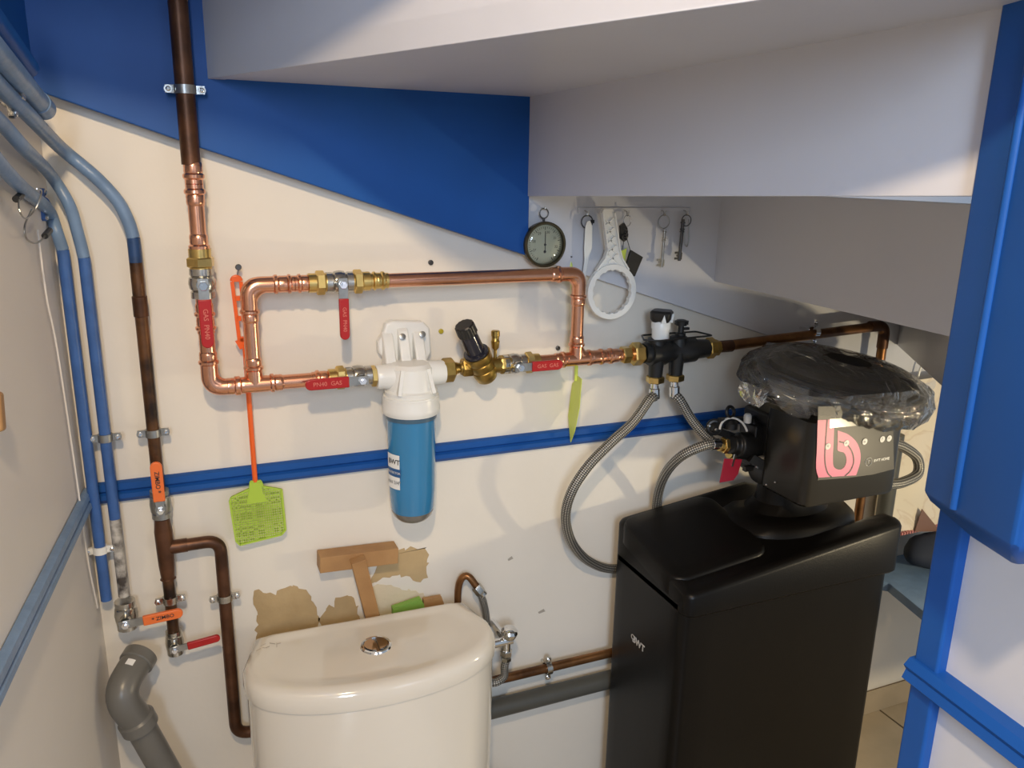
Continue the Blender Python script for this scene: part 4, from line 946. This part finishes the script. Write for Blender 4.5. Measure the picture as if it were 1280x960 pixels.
# pink logo: solid letterform then dark inner lines
obj('pink_logo', face(curve([(1022, 525), (1021, 560), (1020, 585), (1023, 597)], 3)+[(1070, 594)]+curve([(1070, 594), (1075, 578), (1075, 564), (1070, 552), (1060, 543), (1047, 538)], 5)+[(1047, 552)]+curve([(1047, 552), (1047, 563), (1055, 566), (1058, 575), (1055, 584), (1049, 587), (1042, 583), (1041, 570), (1042, 550), (1043, 524)], 5), .0004, lf_), M_pink, ch)
rib(curve([(1034, 524), (1032, 550), (1031, 575), (1034, 590), (1040, 597)]), .0022, M_panel, 'logo_line', lf_+.0004)
rib(curve([(1049, 552), (1058, 555), (1065, 565), (1067, 577), (1063, 588), (1056, 595)]), .0024, M_panel, 'logo_line', lf_+.0004)
obj('display', face([(1037, 524), (1071, 521), (1071, 532), (1037, 535)], .0005, lf_), M_gprint, ch, 'pale display window')
def disc(u, v, r, mt, name, lift=lf_+.0008):
    bm = NB(); lathe(bm, P(u, v, -(HY0-lift)), OUT, [(0, r), (.0004, r)], 24); return obj(name, bm, mt, ch)
for u, v, s in ((1035, 558, '<'), (1058, 554, '>'), (1081, 552, 'o'), (1103, 549, '?'), (1111.5, 548, '=')):
    disc(u, v, .0062, M_wprint, 'touch_button'); p_ = P(u, v, -(HY0-lf_-.0016)); text('button_symbol', s, p_, XR, UP, .008, mat('mid_grey_print', (.30, .28, .24), .5), ch, .0001)
bm = NB(); cc = P(1085.5, 577, -(HY0-lf_)); torus(bm, cc+OUT*.0006, OUT, .0082, .0005, 28, 6); obj('wireless_ring', bm, M_wprint, ch)
bm = NB()
for rr_ in (.0022, .0042): 
    pts = [cc+OUT*.0006+V((rr_*math.sin(a), 0, rr_*math.cos(a)-.0015)) for a in [-.8+.2*k for k in range(9)]]; tube(bm, pts, .0005, 6)
lathe(bm, cc+V((0, 0, -.002)), OUT, [(0, .0009), (.0008, .0009)], 8); obj('wireless_symbol', bm, M_wprint, ch)
text('lettering', 'BWT HOME', P(1102, 574.5, -(HY0-lf_-.0004)), XR, UP, .0075, M_wprint, ch, .0002, bold=.0002)
bm = NB(); box(bm, (HX0+.012, -.165, HZ0+.01), (HX1-.03, -.085, HZ1-.02)); obj('rear_module', bm, M_black, ws, bevel=.006)
# ---- valve block on the left of the head
vb = thing('valve_block', 'black bypass valve block with brass hose fittings left of the control head', 'valve', P(935, 600, .14))
bm = NB(); vA = P(914, 556, .135); vB = P(975, 560, .135)
lathe(bm, vA, vB-vA, [(0, .018), (.012, .020), (.013, .026), (.040, .028), (.055, .022), ((vB-vA).length, .024)], 24)
lathe(bm, P(935, 530, .12), P(975, 535, .12)-P(935, 530, .12), [(0, .016), (.02, .021), (.08, .021)], 20)
box(bm, P(940, 585, .15), P(962, 520, .10)+V((.01, 0, 0))); obj('body', bm, M_black, vb, bevel=.003)
for u, v, o_ in ((897, 556, .150), (909, 565, .12)):
    bm = NB(); p_ = P(u, v, o_); d = vB-vA; hexnut(bm, p_+d.normalized()*.016, d, .010, .0165); lathe(bm, p_+d.normalized()*.004, d, [(0, .0125), (.014, .0125)], 18); obj('fitting', bm, M_brass, vb)
bm = NB(); torus(bm, P(913, 515, .13), V((.2, -1, .3)), .0105, .0034, 20, 10); bar(bm, P(900, 526, .13), P(936, 524, .12), UP, .010, .014); lathe(bm, P(913, 533, .13), UP, [(-.004, .014), (.008, .014), (.014, .008)], 16); obj('wing_knob', bm, M_black, vb)
bm = NB(); torus(bm, P(893, 534, .12), V((-.5, -1, .2)), .012, .005, 20, 10); lathe(bm, P(893, 534, .12), OUT, [(-.004, .012), (.010, .010)], 16); bar(bm, P(888, 536, .12), P(915, 545, .12), UP, .014, .012); obj('side_knob', bm, M_black, vb)
bm = NB(); torus(bm, P(917, 541, .15), V((-.1, -1, .6)), .030, .0022, 30, 8, PI*1.0, PI*1.9); obj('white_tube', bm, M_wplas, vb, 'white plastic tube')
bm = NB(); lathe(bm, P(934, 528, .14), UP, [(0, .008), (.014, .008), (.018, .005)], 12); obj('white_cap', bm, M_wplas, vb)
for u, v in ((886, 532), (895, 537), (947, 583)): bm = NB(); lathe(bm, P(u, v, .142), OUT, [(0, .0034), (.003, .002)], 10); obj('screw', bm, M_bright, vb)
bm = NB(); pD = P(955, 590, .165); lathe(bm, pD+V((.02, .03, 0)), V((-.55, -.8, .1)), [(0, .026), (.018, .026), (.022, .030), (.034, .030), (.038, .024), (.039, .010)], 28); bar(bm, P(938, 572, .16), P(957, 583, .17), UP, .018, .014); obj('drain_elbow', bm, M_black, vb)
for u, v in ((946, 584), (958, 606), (969, 603)): bm = NB(); lathe(bm, P(u, v, .215), OUT, [(0, .003), (.003, .002)], 10); obj('screw', bm, M_bright, vb)
bm = NB(); bar(bm, P(930, 586, .15), P(948, 583, .15), UP, .010, .010); obj('lug', bm, M_black, vb)
rt = NB(); prism(rt, [P(905, 573, .165), P(927, 574, .165), P(922, 592, .165), P(916, 600, .165), P(899, 603, .165)], (0, -.002, 0)); tag(obj('red_tag', rt, mat('dark_red_tag', (.36, .008, .03), .4), bevel=.0005), 'dark red plastic tag hanging below the black valve block', 'tag')
bm = NB(); bar(bm, P(919, 568, .168), P(915, 583, .168), XR, .004, .002); tag(obj('tag_clip', bm, M_bright), 'small bright clip holding the red tag', 'clip')

# ================================================================ WRAPPED BLACK LID
dl = P(938, 482, .2); dr = P(1160, 492, .2)
DC = V((1.199, -.190, 1.014)); dx = V((.188, -.02, -.030)); dy = V((0.0, .118, .026)); dn = dx.cross(dy).normalized()
wl_ = thing('wrapped_lid', 'oval black plastic lid and hose coil wrapped in clear film on the control head', 'lid', DC-UP*.035)
def oring(s, h, n=56, ox=0, oy=0, sy_=None): 
    sy_ = sy_ or s; return [DC+dx*(s*math.cos(2*PI*k/n)+ox)+dy*(sy_*math.sin(2*PI*k/n)+oy)+dn*h for k in range(n)]
bm = NB(); loft(bm, [oring(.60, -.030), oring(.80, -.026), oring(.90, -.008), oring(.93, .004), oring(.88, .008), oring(.80, .006), oring(.5, .004)]); obj('tray', bm, mat('tray_grey_black', (.045, .042, .038), .35), wl_)
bm = NB(); loft(bm, [oring(.70, .004, oy=.1, ox=-.05), oring(.74, .018, oy=.1, ox=-.05), oring(.70, .030, oy=.1, ox=-.05), oring(.63, .034, oy=.1, ox=-.05), oring(.55, .028, oy=.08, ox=-.04), oring(.50, .020, oy=.08, ox=-.04), oring(.2, .020, oy=.08, ox=-.04)]); obj('oval_lid', bm, mat('sheen_grey_black', (.085, .078, .072), .42), wl_)  # black lid with its base colour lifted to grey, standing in for sheen
for s, h in ((.97, -.012), (.93, .012)):
    bm = NB(); tube(bm, oring(s, h), .0065, 10, closed=True); obj('hose_coil', bm, M_black, wl_)
# film: crumpled thin shell round the lid
from mathutils import noise as NZ
bm = NB(); rings = []; n = 120
prof = [(.62, -.040), (.85, -.046), (.99, -.040), (1.05, -.024), (1.07, -.004), (1.03, .012), (.96, .022), (.85, .034), (.72, .043), (.5, .047), (.25, .047)]
for s, h in prof:
    r_ = oring(s, h, n)
    wv = 1 if s > .8 and h < .025 else .15
    rings.append([p+(p-DC).normalized()*(.010*NZ.noise(p*28)+.010*abs(NZ.noise(p*55)))*wv+dn*.006*NZ.noise(p*40+V((3, 1, 2)))*wv for p in r_])
loft(bm, rings, False, False)
fm = obj('film', bm, M_film, wl_, 'clear crumpled plastic film', sharp=25)
# loose flaps of film
def flap(pxs, off, seed, n=10):
    bm = NB(); (a, b, c, d) = [P(u, v, o_) for (u, v), o_ in zip(pxs, off)]; g = []
    for i in range(n+1):
        row = []
        for j in range(n+1):
            p = (a*(1-i/n)+b*(i/n))*(1-j/n)+(d*(1-i/n)+c*(i/n))*(j/n)
            f = j/n
            row.append(bm.verts.new(p+V((NZ.noise(p*45+V((seed, 0, 0)))*.006*f, NZ.noise(p*38+V((0, seed, 0)))*.030*f, NZ.noise(p*60+V((0, 0, seed)))*.007*f))))
        g.append(row)
    for i in range(n):
        for j in range(n): bm.faces.new((g[i][j], g[i+1][j], g[i+1][j+1], g[i][j+1]))
    return obj('film_flap', bm, M_film, wl_, sharp=20)
flap([(958, 472), (1012, 488), (1006, 524), (975, 512)], (.335, .345, .36, .35), 1)
flap([(1050, 496), (1150, 488), (1142, 524), (1098, 530)], (.345, .30, .32, .35), 5)
flap([(1118, 494), (1170, 474), (1160, 514), (1100, 527)], (.32, .2, .25, .34), 9)
flap([(1000, 494), (1062, 500), (1058, 520), (1005, 518)], (.345, .35, .355, .35), 13)
flap([(925, 476), (962, 488), (950, 508), (926, 500)], (.22, .27, .27, .22), 17)

# ================================================================ BAG, CLOTH
cb = thing('paper_bag', 'cream marbled carrier bag hanging on the wall right of the control head', 'bag', (1.66, -.03, .56))
bx_0, bx_1 = 1.535, 1.80
bm = NB(); nx_, nz_ = 14, 22
def bagp(i, j, s):
    x = bx_0+(bx_1-bx_0)*i/nx_; z = .566+.385*j/nz_; e = math.sin(PI*i/nx_)**.5*(1-.35*j/nz_)
    y = -.030-s*(.004+.026*e); y += .010*NZ.noise(V((x*18, z*14, s)))*(s > 0)
    return V((x, min(y, -.004), z+.006*NZ.noise(V((x*12, 2, s)))*(j == nz_)))
for s in (-1, 1):
    g = [[bm.verts.new(bagp(i, j, s)) for j in range(nz_+1)] for i in range(nx_+1)]
    for i in range(nx_):
        for j in range(nz_): bm.faces.new((g[i][j], g[i+1][j], g[i+1][j+1], g[i][j+1]))
    if s == -1: g0_ = g
for i in range(nx_): bm.faces.new((g0_[i][0], g0_[i+1][0], g[i+1][0], g[i][0]))
for j in range(nz_):
    bm.faces.new((g0_[0][j], g[0][j], g[0][j+1], g0_[0][j+1])); bm.faces.new((g0_[nx_][j], g[nx_][j], g[nx_][j+1], g0_[nx_][j+1]))
obj('bag_body', bm, M_bag, cb, sharp=60)
bm = NB(); tube(bm, crom([(1.60, -.035, .94), (1.61, -.036, .985), (1.665, -.030, 1.0), (1.72, -.036, .985), (1.73, -.035, .94)], 6), .0025, 8); obj('handle', bm, M_wplas, cb)
bm = NB()
for k in range(30): box(bm, (1.537+k*.0088, -.0665, .5600), (1.5415+k*.0088, -.0585, .5665))
obj('hem', bm, mat('pink_hem', (.55, .22, .20), .6), cb, 'pink dashed hem')
bm = NB(); prism(bm, [P(1152, 636, .067), P(1175, 664, .067), P(1143, 664, .067)], (0, -.002, 0)); obj('print', bm, mat('red_brown_print', (.20, .11, .08), .5), cb, 'red brown printed corner')
bm = NB(); cyl(bm, (1.665, 0, 1.0), (1.665, -.036, 1.0), .002, 8); tag(obj('nail', bm, M_steel), 'nail carrying the cream bag', 'nail')
bm = NB(); sphere(bm, (1.69, -.085, .465+.045), .09, 20, (1.0, .55, .5))
for v in bm.verts: v.co += V((0, 0, 0))+(v.co-V((1.69, -.085, .51)))*.15*NZ.noise(v.co*25)
zmn = min(v.co.z for v in bm.verts)
for v in bm.verts: v.co.z += .4652-zmn
tag(obj('cloth_bundle', bm, M_navy, sharp=80), 'dark navy cloth bundle lying on the pale blue ledge', 'cloth')
